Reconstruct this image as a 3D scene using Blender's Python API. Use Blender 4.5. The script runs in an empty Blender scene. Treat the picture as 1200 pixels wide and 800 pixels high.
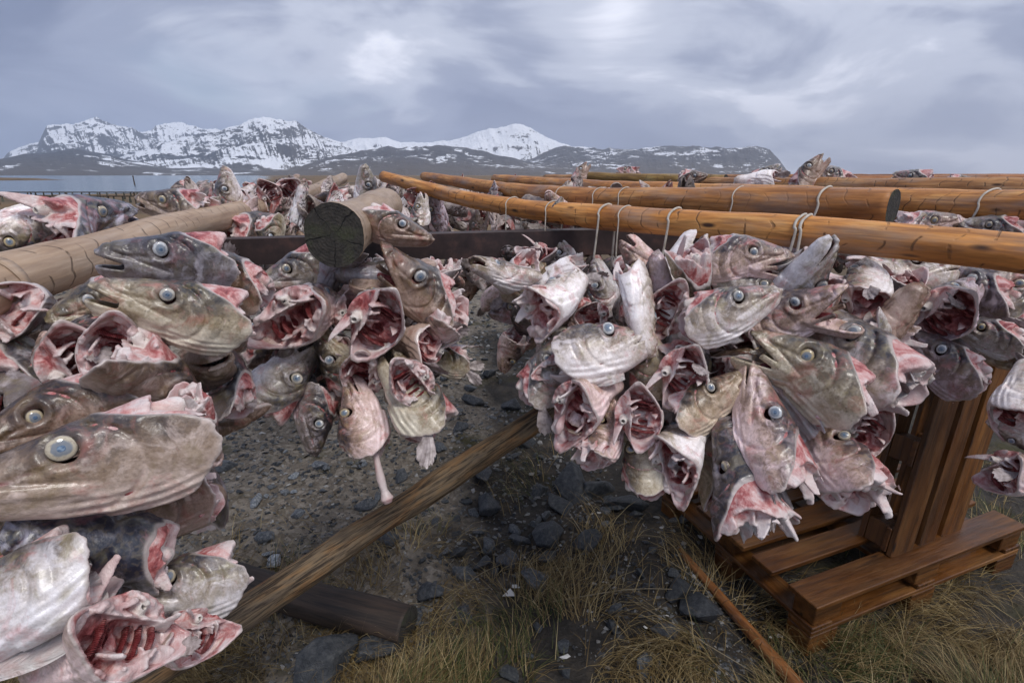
import bpy, bmesh, math, random
import numpy as np
from mathutils import Vector, Matrix, Quaternion
from math import radians as RD

scene = bpy.context.scene
COL = scene.collection
random.seed(7); RNG = np.random.RandomState(7)

# ---------------------------------------------------------------- camera
CAM_H, PITCH, FPX = 1.65, RD(18.0), 600.0
cam = bpy.data.cameras.new('camera'); cam.lens = 18.0; cam.sensor_width = 36.0
cam.clip_start = .02; cam.clip_end = 60000
cam_o = bpy.data.objects.new('camera', cam); COL.objects.link(cam_o)
cam_o.location = (0, 0, CAM_H); cam_o.rotation_euler = (math.pi / 2 - PITCH, 0, 0)
scene.camera = cam_o

# ---------------------------------------------------------------- sky, sun, exposure
SUN_EL, SUN_AZ = RD(58), RD(150)          # azimuth clockwise from +Y: the brightest cloud is behind the viewer's right shoulder
w = bpy.data.worlds.new('World'); scene.world = w; w.use_nodes = True
w.cycles.sampling_method = 'MANUAL'; w.cycles.sample_map_resolution = 256
nt = w.node_tree; nt.nodes.clear()
def WN(t, ins=None, **kw):
    n = nt.nodes.new('ShaderNode' + t)
    for k, v in kw.items(): setattr(n, k, v)
    for k, v in (ins or {}).items():
        if isinstance(v, bpy.types.NodeSocket): nt.links.new(v, n.inputs[k])
        else: n.inputs[k].default_value = v
    return n
def wmath(op, a, b=0., clamp=False):
    n = WN('Math', {0: a, 1: b}, operation=op); n.use_clamp = clamp; return n.outputs[0]
sky = WN('TexSky', sky_type='NISHITA', sun_disc=False, sun_elevation=SUN_EL, sun_rotation=SUN_AZ, air_density=1.0, dust_density=1.5)
tc = WN('TexCoord'); sep = WN('SeparateXYZ', {0: tc.outputs['Generated']})
zc = wmath('ADD', wmath('ABSOLUTE', sep.outputs[2]), .30)
comb = WN('CombineXYZ', {0: wmath('DIVIDE', sep.outputs[0], zc), 1: wmath('DIVIDE', sep.outputs[1], zc), 2: 0.})
def wnoise(scale, detail, loc, rough=.55, dist=0., sc=(1, 1, 1)):
    m = WN('Mapping', {'Vector': comb.outputs[0], 'Location': loc, 'Scale': sc})
    return WN('TexNoise', {'Vector': m.outputs[0], 'Scale': scale, 'Detail': detail, 'Roughness': rough, 'Distortion': dist}).outputs[0]
def wramp(f, pts):
    n = WN('ValToRGB', {0: f}); cr = n.color_ramp; cr.interpolation = 'EASE'
    while len(cr.elements) > 1: cr.elements.remove(cr.elements[-1])
    for i, (p, c) in enumerate(pts):
        e = cr.elements[0] if i == 0 else cr.elements.new(p)
        e.position = p; e.color = (*c, 1) if isinstance(c, tuple) else (c, c, c, 1)
    return n.outputs[0]
def wmix(f, a, b, mode='MIX'):
    n = WN('Mix', data_type='RGBA', blend_type=mode)
    for i, v in ((0, f), (6, a), (7, b)):
        if isinstance(v, bpy.types.NodeSocket): nt.links.new(v, n.inputs[i])
        else: n.inputs[i].default_value = (*v, 1) if isinstance(v, tuple) and len(v) == 3 else v
    return n.outputs[2]
big = wnoise(.62, 3, (3.1, 1.7, 0), .5, .5, (1, .8, 1))
mid = wnoise(1.7, 6, (8.3, 4.2, 0), .56, .5, (.8, 1, 1))
cl = wmath('ADD', wmath('MULTIPLY', big, .62), wmath('MULTIPLY', mid, .38))
low = wramp(wmath('ABSOLUTE', sep.outputs[2]), [(.0, 1.), (.06, .85), (.16, 0.)])      # heavier, darker cloud base low over the fjord
cl = wmath('ADD', wmath('SUBTRACT', cl, wmath('MULTIPLY', low, .075)), wmath('MULTIPLY', sep.outputs[0], .08))
cl = wmath('ADD', wmath('MULTIPLY', wmath('SUBTRACT', cl, .5), 1.35), .492)
cloud = wramp(cl, [(.34, (1.75, 2.1, 3.3)), (.45, (3.1, 3.5, 4.8)), (.53, (5.7, 6.1, 7.3)), (.60, (9.6, 9.8, 10.9))])
gap = wramp(wnoise(.8, 4, (1.4, 7.9, 0), .55, .5), [(.60, 0.), (.72, .5)])
skyc = wmix(gap, cloud, sky.outputs[0])
bg = WN('Background', {'Color': skyc, 'Strength': .1})
wo = WN('OutputWorld', {'Surface': bg.outputs[0]})

sun = bpy.data.lights.new('sun', 'SUN'); sun.energy = 1.9; sun.angle = RD(20); sun.color = (1, .965, .92)
sun_o = bpy.data.objects.new('sun', sun); COL.objects.link(sun_o)
sd = Vector((math.sin(SUN_AZ) * math.cos(SUN_EL), math.cos(SUN_AZ) * math.cos(SUN_EL), math.sin(SUN_EL)))
sun_o.rotation_euler = sd.to_track_quat('Z', 'Y').to_euler(); sun_o.location = (4, -6, 9)
vs = scene.view_settings; vs.view_transform = 'Standard'; vs.look = 'None'; vs.gamma = 1; vs.exposure = 0.25; vs.use_curve_mapping = False
scene.cycles.max_bounces = 6; scene.cycles.diffuse_bounces = 2; scene.cycles.glossy_bounces = 2
scene.cycles.volume_bounces = 1; scene.cycles.use_denoising = True

# ---------------------------------------------------------------- helpers
CF = Vector((0, math.cos(PITCH), -math.sin(PITCH))); CU = Vector((0, math.sin(PITCH), math.cos(PITCH))); CR = Vector((1, 0, 0)); C0 = Vector((0, 0, CAM_H))
def at(px, py, d): return C0 + d * (CF + (px - 600) / FPX * CR + (400 - py) / FPX * CU)
def on_z(px, py, z):
    r = at(px, py, 1) - C0
    return C0 + r * ((z - CAM_H) / r.z)
def tag(o, label=None, cat=None, group=None, kind=None):
    if label: o['label'] = label
    if cat: o['category'] = cat
    if group: o['group'] = group
    if kind: o['kind'] = kind
    return o
def link(name, data, parent=None, loc=None, rot=None):
    o = bpy.data.objects.new(name, data); COL.objects.link(o)
    if parent: o.parent = parent
    if loc is not None: o.location = loc
    if rot is not None: o.rotation_euler = rot
    return o
def bm_mesh(name, bm, mat, smooth=False):
    me = bpy.data.meshes.new(name); bm.to_mesh(me); bm.free()
    if mat: me.materials.append(mat)
    if smooth: me.polygons.foreach_set('use_smooth', [True] * len(me.polygons))
    return me
_tab = np.random.RandomState(3).rand(256, 256).astype(np.float32)
def vnoise(x, y):
    xi = np.floor(x).astype(int); yi = np.floor(y).astype(int); fx = x - xi; fy = y - yi
    fx = fx * fx * fx * (fx * (fx * 6 - 15) + 10); fy = fy * fy * fy * (fy * (fy * 6 - 15) + 10)
    g = lambda a, b: _tab[a & 255, b & 255]
    return (g(xi, yi) * (1 - fx) + g(xi + 1, yi) * fx) * (1 - fy) + (g(xi, yi + 1) * (1 - fx) + g(xi + 1, yi + 1) * fx) * fy
def fbm(x, y, oct=5, gain=.5, ridged=False):
    s = 0; a = 1; t = 0
    for i in range(oct):
        n = vnoise(x * 2 ** i + 17.3 * i, y * 2 ** i + 5.1 * i)
        if ridged: n = 1 - np.abs(2 * n - 1)
        s = s + a * n; t += a; a *= gain
    return s / t
def grid_mesh(name, X, Y, Z, mat, smooth=True):
    n, m = X.shape; V = np.stack([X, Y, Z], -1).reshape(-1, 3); i = np.arange(n * m).reshape(n, m)
    Q = np.stack([i[:-1, :-1], i[1:, :-1], i[1:, 1:], i[:-1, 1:]], -1).reshape(-1, 4)
    me = mesh_from(name, V, Q, None, mat)
    if not smooth: me.polygons.foreach_set('use_smooth', np.zeros(len(Q), bool))
    return me
def spline(pts, n):
    P = np.array(pts, float); k = len(P)
    if k < 3: t = np.linspace(0, 1, n)[:, None]; return P[0] * (1 - t) + P[-1] * t
    E = np.vstack([2 * P[0] - P[1], P, 2 * P[-1] - P[-2]]); out = []
    for t in np.linspace(0, k - 1, n):
        i = min(int(t), k - 2); f = t - i; a, b, c, d = E[i:i+4]
        out.append(.5 * (2*b + (c-a)*f + (2*a-5*b+4*c-d)*f*f + (3*b-a-3*c+d)*f**3))
    return np.array(out)
def tube(name, pts, radii, mat, seg=20, n=60, rough=.0, seed=0, cap=True, capmat=None):
    """a round log or cord along a smooth path, with attribute 'along' = (metres, angle, radius)"""
    C = spline(pts, n); rr = np.interp(np.linspace(0, 1, n), np.linspace(0, 1, len(radii)), radii)
    T = np.gradient(C, axis=0); T /= np.linalg.norm(T, axis=1)[:, None]
    up = np.array([0, 0, 1.]) if abs(T[0][2]) < .9 else np.array([1., 0, 0])
    S = np.concatenate([[0], np.cumsum(np.linalg.norm(np.diff(C, axis=0), axis=1))])
    V = []; A = []
    nrm = None
    for i in range(n):
        if nrm is None: nrm = up - T[i] * (up @ T[i])
        nrm = nrm - T[i] * (nrm @ T[i]); nrm /= np.linalg.norm(nrm); b = np.cross(T[i], nrm)
        a = np.linspace(0, 2 * math.pi, seg, endpoint=False)
        r = rr[i] * (1 + rough * (vnoise(S[i] * 9 + a * 0 + seed * 7.7, np.cos(a) * 1.5 + 3 + seed) - .5) + rough * .8 * (vnoise(a * 0 + S[i] * 3 + seed, np.sin(a) * 1.2 + 9) - .5))
        V.append(C[i] + r[:, None] * (np.cos(a)[:, None] * nrm + np.sin(a)[:, None] * b))
        A.append(np.stack([np.full(seg, S[i]), np.cos(a) * rr[i], np.sin(a) * rr[i], np.ones(seg)], 1))
    V = np.concatenate(V); A = np.concatenate(A); F = []
    for i in range(n - 1):
        for j in range(seg):
            k = (j + 1) % seg; F.append((i*seg+j, i*seg+k, (i+1)*seg+k, (i+1)*seg+j))
    nq = len(F)
    if cap: F.append(tuple(range(seg - 1, -1, -1))); F.append(tuple((n - 1) * seg + j for j in range(seg)))
    me = bpy.data.meshes.new(name); me.from_pydata(V.tolist(), [], F)
    at_ = me.color_attributes.new('along', 'FLOAT_COLOR', 'POINT'); at_.data.foreach_set('color', A.astype(np.float32).ravel())
    me.materials.append(mat); sm = np.ones(len(F), bool)
    if cap:
        sm[nq:] = False
        if capmat:
            me.materials.append(capmat)
            for p in me.polygons[nq:]: p.material_index = 1
    me.polygons.foreach_set('use_smooth', sm)
    return me
# ---------------------------------------------------------------- materials
M = {}
class NT:
    def __init__(s, name):
        s.m = bpy.data.materials.new(name); s.m.use_nodes = True; s.t = s.m.node_tree; s.t.nodes.clear()
        M[name] = s.m
        s.out = s.t.nodes.new('ShaderNodeOutputMaterial')
    def n(s, typ, ins=None, **kw):
        nd = s.t.nodes.new('ShaderNode' + typ)
        for k, v in kw.items(): setattr(nd, k, v)
        for k, v in (ins or {}).items(): s.set(nd.inputs[k], v)
        return nd
    def set(s, sock, v):
        if isinstance(v, bpy.types.NodeSocket): s.t.links.new(v, sock)
        elif isinstance(v, bpy.types.Node): s.t.links.new(v.outputs[0], sock)
        else: sock.default_value = v
    def math(s, op, a, b=0., c=False):
        nd = s.n('Math', {0: a, 1: b}, operation=op); nd.use_clamp = c; return nd.outputs[0]
    def mix(s, f, a, b, mode='MIX'):
        nd = s.n('Mix', data_type='RGBA', blend_type=mode)
        s.set(nd.inputs[0], f); s.set(nd.inputs[6], col(a)); s.set(nd.inputs[7], col(b)); return nd.outputs[2]
    def ramp(s, f, pts, interp='LINEAR'):
        nd = s.n('ValToRGB', {0: f}); cr = nd.color_ramp; cr.interpolation = interp
        while len(cr.elements) > 1: cr.elements.remove(cr.elements[-1])
        for i, (p, c) in enumerate(pts):
            e = cr.elements[0] if i == 0 else cr.elements.new(p)
            e.position = p; e.color = (c, c, c, 1) if isinstance(c, (int, float)) else (*c, 1)
        return nd.outputs[0]
    def noise(s, vec, scale, detail=4, rough=.55, dist=0., w=None):
        nd = s.n('TexNoise', {'Scale': scale, 'Detail': detail, 'Roughness': rough, 'Distortion': dist})
        if w is not None: nd.noise_dimensions = '4D'; s.set(nd.inputs['W'], w)
        if vec is not None: s.set(nd.inputs['Vector'], vec)
        return nd.outputs[0]
    def vor(s, vec, scale, feature='F1', out=0, rnd=1.):
        nd = s.n('TexVoronoi', {'Scale': scale, 'Randomness': rnd}, feature=feature)
        if vec is not None: s.set(nd.inputs['Vector'], vec)
        return nd.outputs[out]
    def obj(s): return s.n('TexCoord').outputs['Object']
    def mapping(s, vec, scale=(1, 1, 1), rot=(0, 0, 0), loc=(0, 0, 0)):
        return s.n('Mapping', {'Vector': vec, 'Scale': scale, 'Rotation': rot, 'Location': loc}).outputs[0]
    def bump(s, h, strength=.3, dist=.01, normal=None):
        nd = s.n('Bump', {'Height': h, 'Strength': strength, 'Distance': dist})
        if normal is not None: s.set(nd.inputs['Normal'], normal)
        return nd.outputs[0]
    def bsdf(s, color, rough=.6, normal=None, spec=.5, **kw):
        b = s.n('BsdfPrincipled'); s.set(b.inputs['Base Color'], col(color)); s.set(b.inputs['Roughness'], rough)
        b.inputs['Specular IOR Level'].default_value = spec
        if normal is not None: s.set(b.inputs['Normal'], normal)
        for k, v in kw.items(): s.set(b.inputs[k.replace('_', ' ')], v)
        s.t.links.new(b.outputs[0], s.out.inputs[0]); return b
def col(c): return (*c, 1) if isinstance(c, tuple) and len(c) == 3 else c

def make_materials():
    # cod skin: dark mottled back, grey-green flank, pale belly; object colour tints the individual, its alpha sets how dark the back is
    s = NT('cod_skin'); o = s.obj()
    at = s.n('Attribute', attribute_name='mask'); sep = s.n('SeparateColor', {0: at.outputs['Color']})
    oi = s.n('ObjectInfo'); rnd = s.math('MULTIPLY', oi.outputs['Random'], 37.)
    n1 = s.noise(o, 5, 4, .6, .6, rnd); n2 = s.noise(o, 17, 5, .65, .3, rnd); n3 = s.noise(o, 60, 3, .6, 0, rnd)
    dv = s.math('ADD', sep.outputs[1], s.math('MULTIPLY', s.math('SUBTRACT', n1, .5), .85))
    dv = s.math('ADD', dv, s.math('MULTIPLY', s.math('SUBTRACT', n2, .5), .35))
    base = s.ramp(dv, [(.10, (.74, .70, .69)), (.30, (.55, .49, .455)), (.46, (.36, .30, .245)), (.60, (.17, .135, .11)), (.76, (.055, .047, .05)), (.92, (.024, .023, .03))])
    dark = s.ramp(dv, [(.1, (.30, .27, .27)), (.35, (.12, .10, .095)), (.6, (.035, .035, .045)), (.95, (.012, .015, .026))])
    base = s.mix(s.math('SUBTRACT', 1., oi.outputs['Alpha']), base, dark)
    spots = s.ramp(s.noise(o, 24, 2, .5, .8, rnd), [(.50, 0.), (.60, 1.)])
    side = s.ramp(sep.outputs[1], [(.2, 0.), (.45, 1.)])
    base = s.mix(s.math('MULTIPLY', s.math('MULTIPLY', spots, side), .38), base, (.15, .11, .06))
    dots = s.ramp(s.n('TexVoronoi', {'Vector': o, 'Scale': 34., 'Randomness': 1.}).outputs[0], [(.16, 1.), (.34, 0.)])
    base = s.mix(s.math('MULTIPLY', s.math('MULTIPLY', dots, side), .38), base, (.07, .05, .035))
    n4 = s.noise(o, 6, 4, .65, 1.2, s.math('ADD', rnd, 5.))
    lowp = s.ramp(sep.outputs[1], [(.5, 1.), (.8, .15)])
    base = s.mix(s.math('MULTIPLY', s.ramp(n4, [(.50, 0.), (.64, .7)]), lowp), base, (.68, .63, .63))        # milky dried slime
    n5 = s.noise(o, 4.5, 4, .65, .8, s.math('ADD', rnd, 11.))
    base = s.mix(s.ramp(n5, [(.54, 0.), (.68, .6)]), base, (.42, .17, .16))        # blood blush
    n6 = s.noise(o, 5, 3, .6, .8, s.math('ADD', rnd, 19.))
    base = s.mix(s.ramp(n6, [(.54, 0.), (.66, .5)]), base, (.24, .20, .10))        # olive stain
    base = s.mix(1., base, oi.outputs['Color'], 'MULTIPLY')
    base = s.mix(s.math('MULTIPLY', at.outputs['Alpha'], .4), base, (.03, .027, .03))  # dark ring of skin round the eye
    fine = s.ramp(n3, [(.3, .86), (.7, 1.1)])
    base = s.mix(1., base, fine, 'MULTIPLY')
    # inner lining and edge
    ox = s.n('SeparateXYZ', {0: o}).outputs[0]
    dn = s.math('ADD', s.noise(o, 4, 5, .6, .8, rnd), s.math('MULTIPLY', s.math('ADD', ox, .36), .30))
    fl = s.ramp(dn, [(.34, (.66, .56, .55)), (.47, (.60, .41, .40)), (.57, (.45, .18, .17)), (.68, (.20, .045, .045))])
    fl = s.mix(s.ramp(n2, [(.48, 0.), (.66, .45)]), fl, (.66, .575, .56))
    c = s.mix(s.math('MULTIPLY', sep.outputs[2], .8), base, (.62, .54, .51))
    c = s.mix(sep.outputs[0], c, fl)
    b = s.bump(n3, .12, .006); b = s.bump(n2, .18, .02, b)
    ro = s.ramp(n2, [(.3, .26), (.7, .48)])
    s.bsdf(c, ro, b, .55, Coat_Weight=.35, Coat_Roughness=.16)
    s = NT('cod_skin_far'); g = s.n('NewGeometry'); r = g.outputs['Random Per Island']; o = s.obj()
    at = s.n('Attribute', attribute_name='mask'); sep = s.n('SeparateColor', {0: at.outputs['Color']})
    n2 = s.noise(o, 30, 4, .6); dv = s.math('ADD', sep.outputs[1], s.math('SUBTRACT', n2, .5))
    c = s.ramp(dv, [(.12, (.62, .575, .57)), (.34, (.47, .42, .385)), (.52, (.30, .26, .22)), (.70, (.16, .13, .115)), (.92, (.065, .06, .068))])
    c = s.mix(1., c, s.ramp(r, [(0., (.45, .4, .4)), (.4, (.9, .85, .83)), (.7, (1., .9, .88)), (1., (1.2, 1.15, 1.15))]), 'MULTIPLY')
    c = s.mix(sep.outputs[0], c, s.ramp(s.noise(o, 40, 3), [(.35, (.60, .45, .43)), (.6, (.38, .12, .11))]))
    s.bsdf(c, .45, s.bump(n2, .4, .004))
    # flesh
    s = NT('cod_flesh'); o = s.obj(); oi = s.n('ObjectInfo'); rnd = s.math('MULTIPLY', oi.outputs['Random'], 53.)
    n1 = s.noise(o, 5, 6, .62, 1., rnd); n2 = s.noise(o, 26, 4, .6, .4, rnd)
    at = s.n('Attribute', attribute_name='mask'); sep = s.n('SeparateColor', {0: at.outputs['Color']})
    n1 = s.math('ADD', n1, s.math('ADD', s.math('MULTIPLY', s.math('SUBTRACT', n2, .5), .25), s.math('MULTIPLY', s.math('ADD', s.n('SeparateXYZ', {0: o}).outputs[0], .34), .35)))
    c = s.ramp(n1, [(.32, (.72, .65, .63)), (.43, (.68, .52, .50)), (.51, (.60, .33, .31)), (.59, (.42, .12, .115)), (.70, (.16, .025, .03))])
    c = s.mix(s.math('MULTIPLY', sep.outputs[2], .6), c, (.70, .62, .60))
    c = s.mix(s.ramp(at.outputs['Alpha'], [(.045, .85), (.062, 0.)]), c, (.74, .68, .62))
    b = s.bump(n2, .3, .012); b = s.bump(s.noise(o, 90, 3), .2, .006, b)
    s.bsdf(c, s.ramp(n2, [(.3, .28), (.7, .5)]), b, .55)
    s = NT('cod_gill'); o = s.obj(); n1 = s.noise(o, 14, 4, .6, .5)
    c = s.ramp(n1, [(.3, (.10, .014, .018)), (.5, (.24, .04, .042)), (.68, (.44, .17, .16))])
    w = s.n('TexWave', {'Vector': o, 'Scale': 26., 'Distortion': 2.5}, bands_direction='Z').outputs[1]
    s.bsdf(c, .38, s.bump(w, .6, .02))
    s = NT('cod_shred'); o = s.obj(); n1 = s.noise(o, 9, 5, .6, .7)
    c = s.ramp(n1, [(.3, (.72, .65, .63)), (.5, (.66, .52, .50)), (.64, (.55, .28, .27)), (.76, (.42, .12, .12))])
    s.bsdf(c, .4, s.bump(s.noise(o, 40, 4), .4, .015))
    s = NT('belly_white'); o = s.obj(); mp = s.mapping(o, (2, 14, 14)); n1 = s.noise(mp, 2.2, 4, .6, .6); n2 = s.noise(o, 6, 4, .6)
    c = s.ramp(n1, [(.3, (.40, .37, .37)), (.45, (.58, .54, .53)), (.7, (.70, .67, .65))])
    c = s.mix(s.ramp(n2, [(.45, 0.), (.62, .7)]), c, (.52, .34, .32))
    s.bsdf(c, .38, s.bump(n1, .5, .02))
    s = NT('eye_white'); o = s.obj(); oi = s.n('ObjectInfo'); rnd = s.math('MULTIPLY', oi.outputs['Random'], 29.)
    sx = s.n('SeparateXYZ', {0: o}); r = s.math('SQRT', s.math('ADD', s.math('POWER', sx.outputs[0], 2.), s.math('POWER', sx.outputs[2], 2.)))
    r = s.math('ADD', r, s.math('MULTIPLY', s.math('SUBTRACT', s.noise(o, 2.2, 3, .6, 0, rnd), .5), .35))
    iris = s.mix(s.ramp(oi.outputs['Random'], [(.2, 0.), (.85, 1.)]), (.58, .60, .62), (.50, .40, .22))
    iris = s.mix(s.ramp(s.noise(o, 5, 3, .6, 0, rnd), [(.5, 0.), (.68, .55)]), iris, (.28, .19, .15))
    c = s.mix(s.ramp(r, [(.86, 0.), (.97, 1.)]), iris, (.16, .13, .12))
    c = s.mix(s.ramp(r, [(.54, .8), (.68, 0.)]), c, (.14, .18, .24))
    s.bsdf(c, .10, None, .6)
    s = NT('eye_pupil'); o = s.obj(); oi = s.n('ObjectInfo'); rnd = s.math('MULTIPLY', oi.outputs['Random'], 29.)
    n1 = s.noise(o, 1.6, 4, .6, .5, rnd)
    c = s.ramp(n1, [(.34, (.035, .055, .09)), (.5, (.10, .16, .25)), (.64, (.22, .30, .40))])
    c = s.mix(s.ramp(oi.outputs['Random'], [(.0, .8), (.35, 0.)]), c, (.33, .36, .40))
    s.bsdf(c, .10, None, .6)
    s = NT('fin'); o = s.obj(); n1 = s.noise(o, 12, 4, .6)
    s.bsdf(s.ramp(n1, [(.35, (.22, .18, .165)), (.5, (.38, .32, .31)), (.65, (.52, .45, .44))]), .4, s.bump(n1, .3, .01), .5)
    s = NT('eye_ring'); s.bsdf((.055, .045, .045), .35)
def make_materials2():
    # peeled log
    s = NT('log'); a = s.n('Attribute', attribute_name='along'); v = a.outputs['Vector']; oi = s.n('ObjectInfo')
    rnd = s.math('MULTIPLY', oi.outputs['Random'], 61.); vv = s.n('VectorMath', {0: v, 1: s.n('CombineXYZ', {0: rnd}).outputs[0]}, operation='ADD').outputs[0]
    fib = s.noise(s.mapping(vv, (5, 60, 60)), 1.4, 5, .6, .3); big = s.noise(s.mapping(vv, (3.5, 12, 12)), 1., 5, .6, .5)
    c = s.ramp(big, [(.3, (.19, .09, .036)), (.43, (.36, .185, .07)), (.55, (.47, .26, .105)), (.68, (.54, .37, .21))])
    c = s.mix(s.ramp(fib, [(.35, .75), (.6, 0.)]), c, (.15, .07, .03))
    c = s.mix(1., c, oi.outputs['Color'], 'MULTIPLY')
    # grey weathering and green algae in patches
    c = s.mix(s.ramp(s.noise(s.mapping(vv, (2.2, 9, 9)), 1.6, 4, .6), [(.52, 0.), (.72, .55)]), c, (.34, .29, .25))
    grey = s.ramp(s.noise(s.mapping(vv, (3, 30, 30)), 1.2, 5, .65), [(.3, (.26, .175, .12)), (.5, (.40, .29, .21)), (.7, (.50, .39, .30))])
    c = s.mix(s.math('SUBTRACT', 1., oi.outputs['Alpha']), c, grey)
    # ring cracks across the grain
    sx = s.n('SeparateXYZ', {0: vv})
    wob = s.noise(s.mapping(vv, (3, 9, 9)), 1., 2)
    t = s.math('FRACT', s.math('ADD', s.math('MULTIPLY', sx.outputs[0], 17.), s.math('MULTIPLY', wob, 2.6)))
    line = s.ramp(s.math('ABSOLUTE', s.math('SUBTRACT', t, .5)), [(.0, 1.), (.03, .9), (.055, 0.)])
    brk = s.math('MULTIPLY', s.ramp(s.noise(s.mapping(vv, (9, 26, 26)), 1., 3), [(.46, 0.), (.55, 1.)]), s.ramp(s.noise(s.mapping(vv, (2.2, 6, 6)), 1., 2), [(.34, .25), (.47, 1.)]))
    crack = s.math('MULTIPLY', line, brk)
    c = s.mix(s.math('MULTIPLY', crack, .65), c, (.05, .03, .015))
    kn = s.vor(s.mapping(vv, (5, 16, 16)), 1.); kk = s.ramp(kn, [(.06, 1.), (.13, 0.)])
    c = s.mix(kk, c, (.06, .028, .014))
    b = s.bump(fib, .35, .004); b = s.bump(s.math('SUBTRACT', 1., crack), .6, .004, b)
    s.bsdf(c, s.ramp(big, [(.3, .42), (.7, .65)]), b, .4)
    s = NT('strut_wood'); a = s.n('Attribute', attribute_name='along'); vv = a.outputs['Vector']
    fib = s.noise(s.mapping(vv, (6, 90, 90)), 1.5, 7, .7, .6); big = s.noise(s.mapping(vv, (5, 22, 22)), 1.3, 5, .65, .4)
    c = s.ramp(big, [(.3, (.13, .10, .075)), (.48, (.21, .15, .09)), (.6, (.27, .155, .07)), (.72, (.20, .09, .04))])
    c = s.mix(s.ramp(fib, [(.40, .95), (.56, 0.)]), c, (.03, .02, .013))
    kn = s.ramp(s.vor(s.mapping(vv, (4, 14, 14)), 1.), [(.06, 1.), (.13, 0.)]); c = s.mix(kk if False else kn, c, (.03, .018, .01))
    s.bsdf(c, .7, s.bump(fib, .6, .006), .35)
    s = NT('dark_log'); a = s.n('Attribute', attribute_name='along'); vv = a.outputs['Vector']
    fib = s.noise(s.mapping(vv, (3, 50, 50)), 1.2, 6, .65, .4)
    s.bsdf(s.ramp(fib, [(.35, (.012, .009, .007)), (.6, (.05, .032, .022))]), .65, s.bump(fib, .6, .006))
    s = NT('log_end'); g = s.n('NewGeometry').outputs['Position']; al = s.n('SeparateXYZ', {0: s.n('Attribute', attribute_name='along').outputs['Vector']})
    rr = s.math('SQRT', s.math('ADD', s.math('POWER', al.outputs[1], 2.), s.math('POWER', al.outputs[2], 2.)))
    n = s.noise(g, 70, 5, .7); n2 = s.noise(g, 18, 3)
    ring = s.math('SINE', s.math('ADD', s.math('MULTIPLY', rr, 900.), s.math('MULTIPLY', n2, 9.)))
    th = s.math('ARCTAN2', al.outputs[1], al.outputs[2]); cr = s.ramp(s.math('ABSOLUTE', s.math('SINE', s.math('ADD', s.math('MULTIPLY', th, 2.5), s.math('MULTIPLY', n2, 2.)))), [(.03, 1.), (.08, 0.)])
    c = s.ramp(n, [(.3, (.014, .013, .012)), (.7, (.055, .048, .04))])
    c = s.mix(s.ramp(ring, [(.3, 0.), (1., .08)]), c, (.075, .062, .048))
    c = s.mix(s.ramp(n2, [(.5, 0.), (.66, .8)]), c, (.05, .055, .028)); c = s.mix(cr, c, (.006, .005, .005))
    s.bsdf(c, .85, s.bump(s.math('SUBTRACT', s.math('ADD', n, s.math('MULTIPLY', ring, .04)), cr), .8, .006))
    s = NT('steel'); o = s.obj(); n = s.noise(o, 12, 6, .7); n2 = s.noise(o, 60, 3)
    s.bsdf(s.ramp(n, [(.35, (.03, .022, .022)), (.55, (.055, .036, .035)), (.7, (.11, .06, .05))]), .5, s.bump(n2, .25, .002), Metallic=.25)
    s = NT('cord'); o = s.obj(); s.bsdf(s.ramp(s.noise(o, 60, 3), [(.3, (.42, .37, .30)), (.7, (.66, .62, .55))]), .8)
    # pallet timber
    s = NT('timber'); o = s.obj(); oi = s.n('ObjectInfo'); rnd = s.math('MULTIPLY', oi.outputs['Random'], 43.)
    fib = s.noise(s.mapping(o, (3.5, 55, 55)), 1., 6, .62, .35, rnd); big = s.noise(s.mapping(o, (3, 9, 9)), 1.4, 4, .6, .3, rnd)
    c = s.ramp(big, [(.3, (.17, .062, .014)), (.5, (.30, .125, .028)), (.65, (.40, .19, .05)), (.76, (.26, .15, .07))])
    c = s.mix(s.ramp(fib, [(.36, .75), (.58, 0.)]), c, (.06, .026, .01))
    kn = s.ramp(s.vor(s.mapping(o, (4, 14, 14)), 1.), [(.05, 1.), (.12, 0.)]); c = s.mix(kn, c, (.04, .018, .008))
    c = s.mix(1., c, s.ramp(oi.outputs['Random'], [(0., (.26, .22, .20)), (1., (.62, .56, .50))]), 'MULTIPLY')
    s.bsdf(c, s.ramp(big, [(.35, .32), (.65, .6)]), s.bump(fib, .6, .006), .45)
    # ground: dark earth, moss and pale grit
    s = NT('earth'); g = s.n('NewGeometry').outputs['Position']
    n1 = s.noise(g, 1.1, 5, .6); n2 = s.noise(g, 9, 6, .65); n3 = s.noise(g, 70, 4, .65); v = s.vor(g, 38); vc = s.vor(g, 38, out=1)
    dk = s.ramp(n2, [(.3, (.018, .017, .016)), (.55, (.05, .043, .036)), (.72, (.10, .078, .052))])
    gr = s.mix(.55, s.ramp(n3, [(.3, (.15, .12, .088)), (.6, (.29, .235, .17)), (.75, (.42, .36, .29))]), s.ramp(s.n('SeparateColor', {0: vc}).outputs[0], [(0., (.07, .062, .053)), (.6, (.19, .17, .145)), (1., (.36, .33, .29))]))
    sx = s.n('SeparateXYZ', {0: g})
    patch = s.math('ADD', s.math('MULTIPLY', s.math('SUBTRACT', n1, .5), 2.4), s.math('MULTIPLY', s.math('SUBTRACT', sx.outputs[0], .05), -1.3))
    c = s.mix(s.ramp(patch, [(.15, 0.), (.55, 1.)]), dk, gr)
    moss = s.ramp(s.noise(g, 2.3, 5, .6), [(.56, 0.), (.66, .8)]); c = s.mix(moss, c, (.045, .042, .014))
    dist = s.n('VectorMath', {0: g}, operation='LENGTH').outputs['Value']
    field = s.ramp(s.noise(s.mapping(g, (.02, .09, 1)), 1., 5, .6), [(.35, (.07, .052, .032)), (.5, (.15, .10, .05)), (.65, (.19, .115, .055)), (.75, (.09, .085, .04))])
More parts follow.
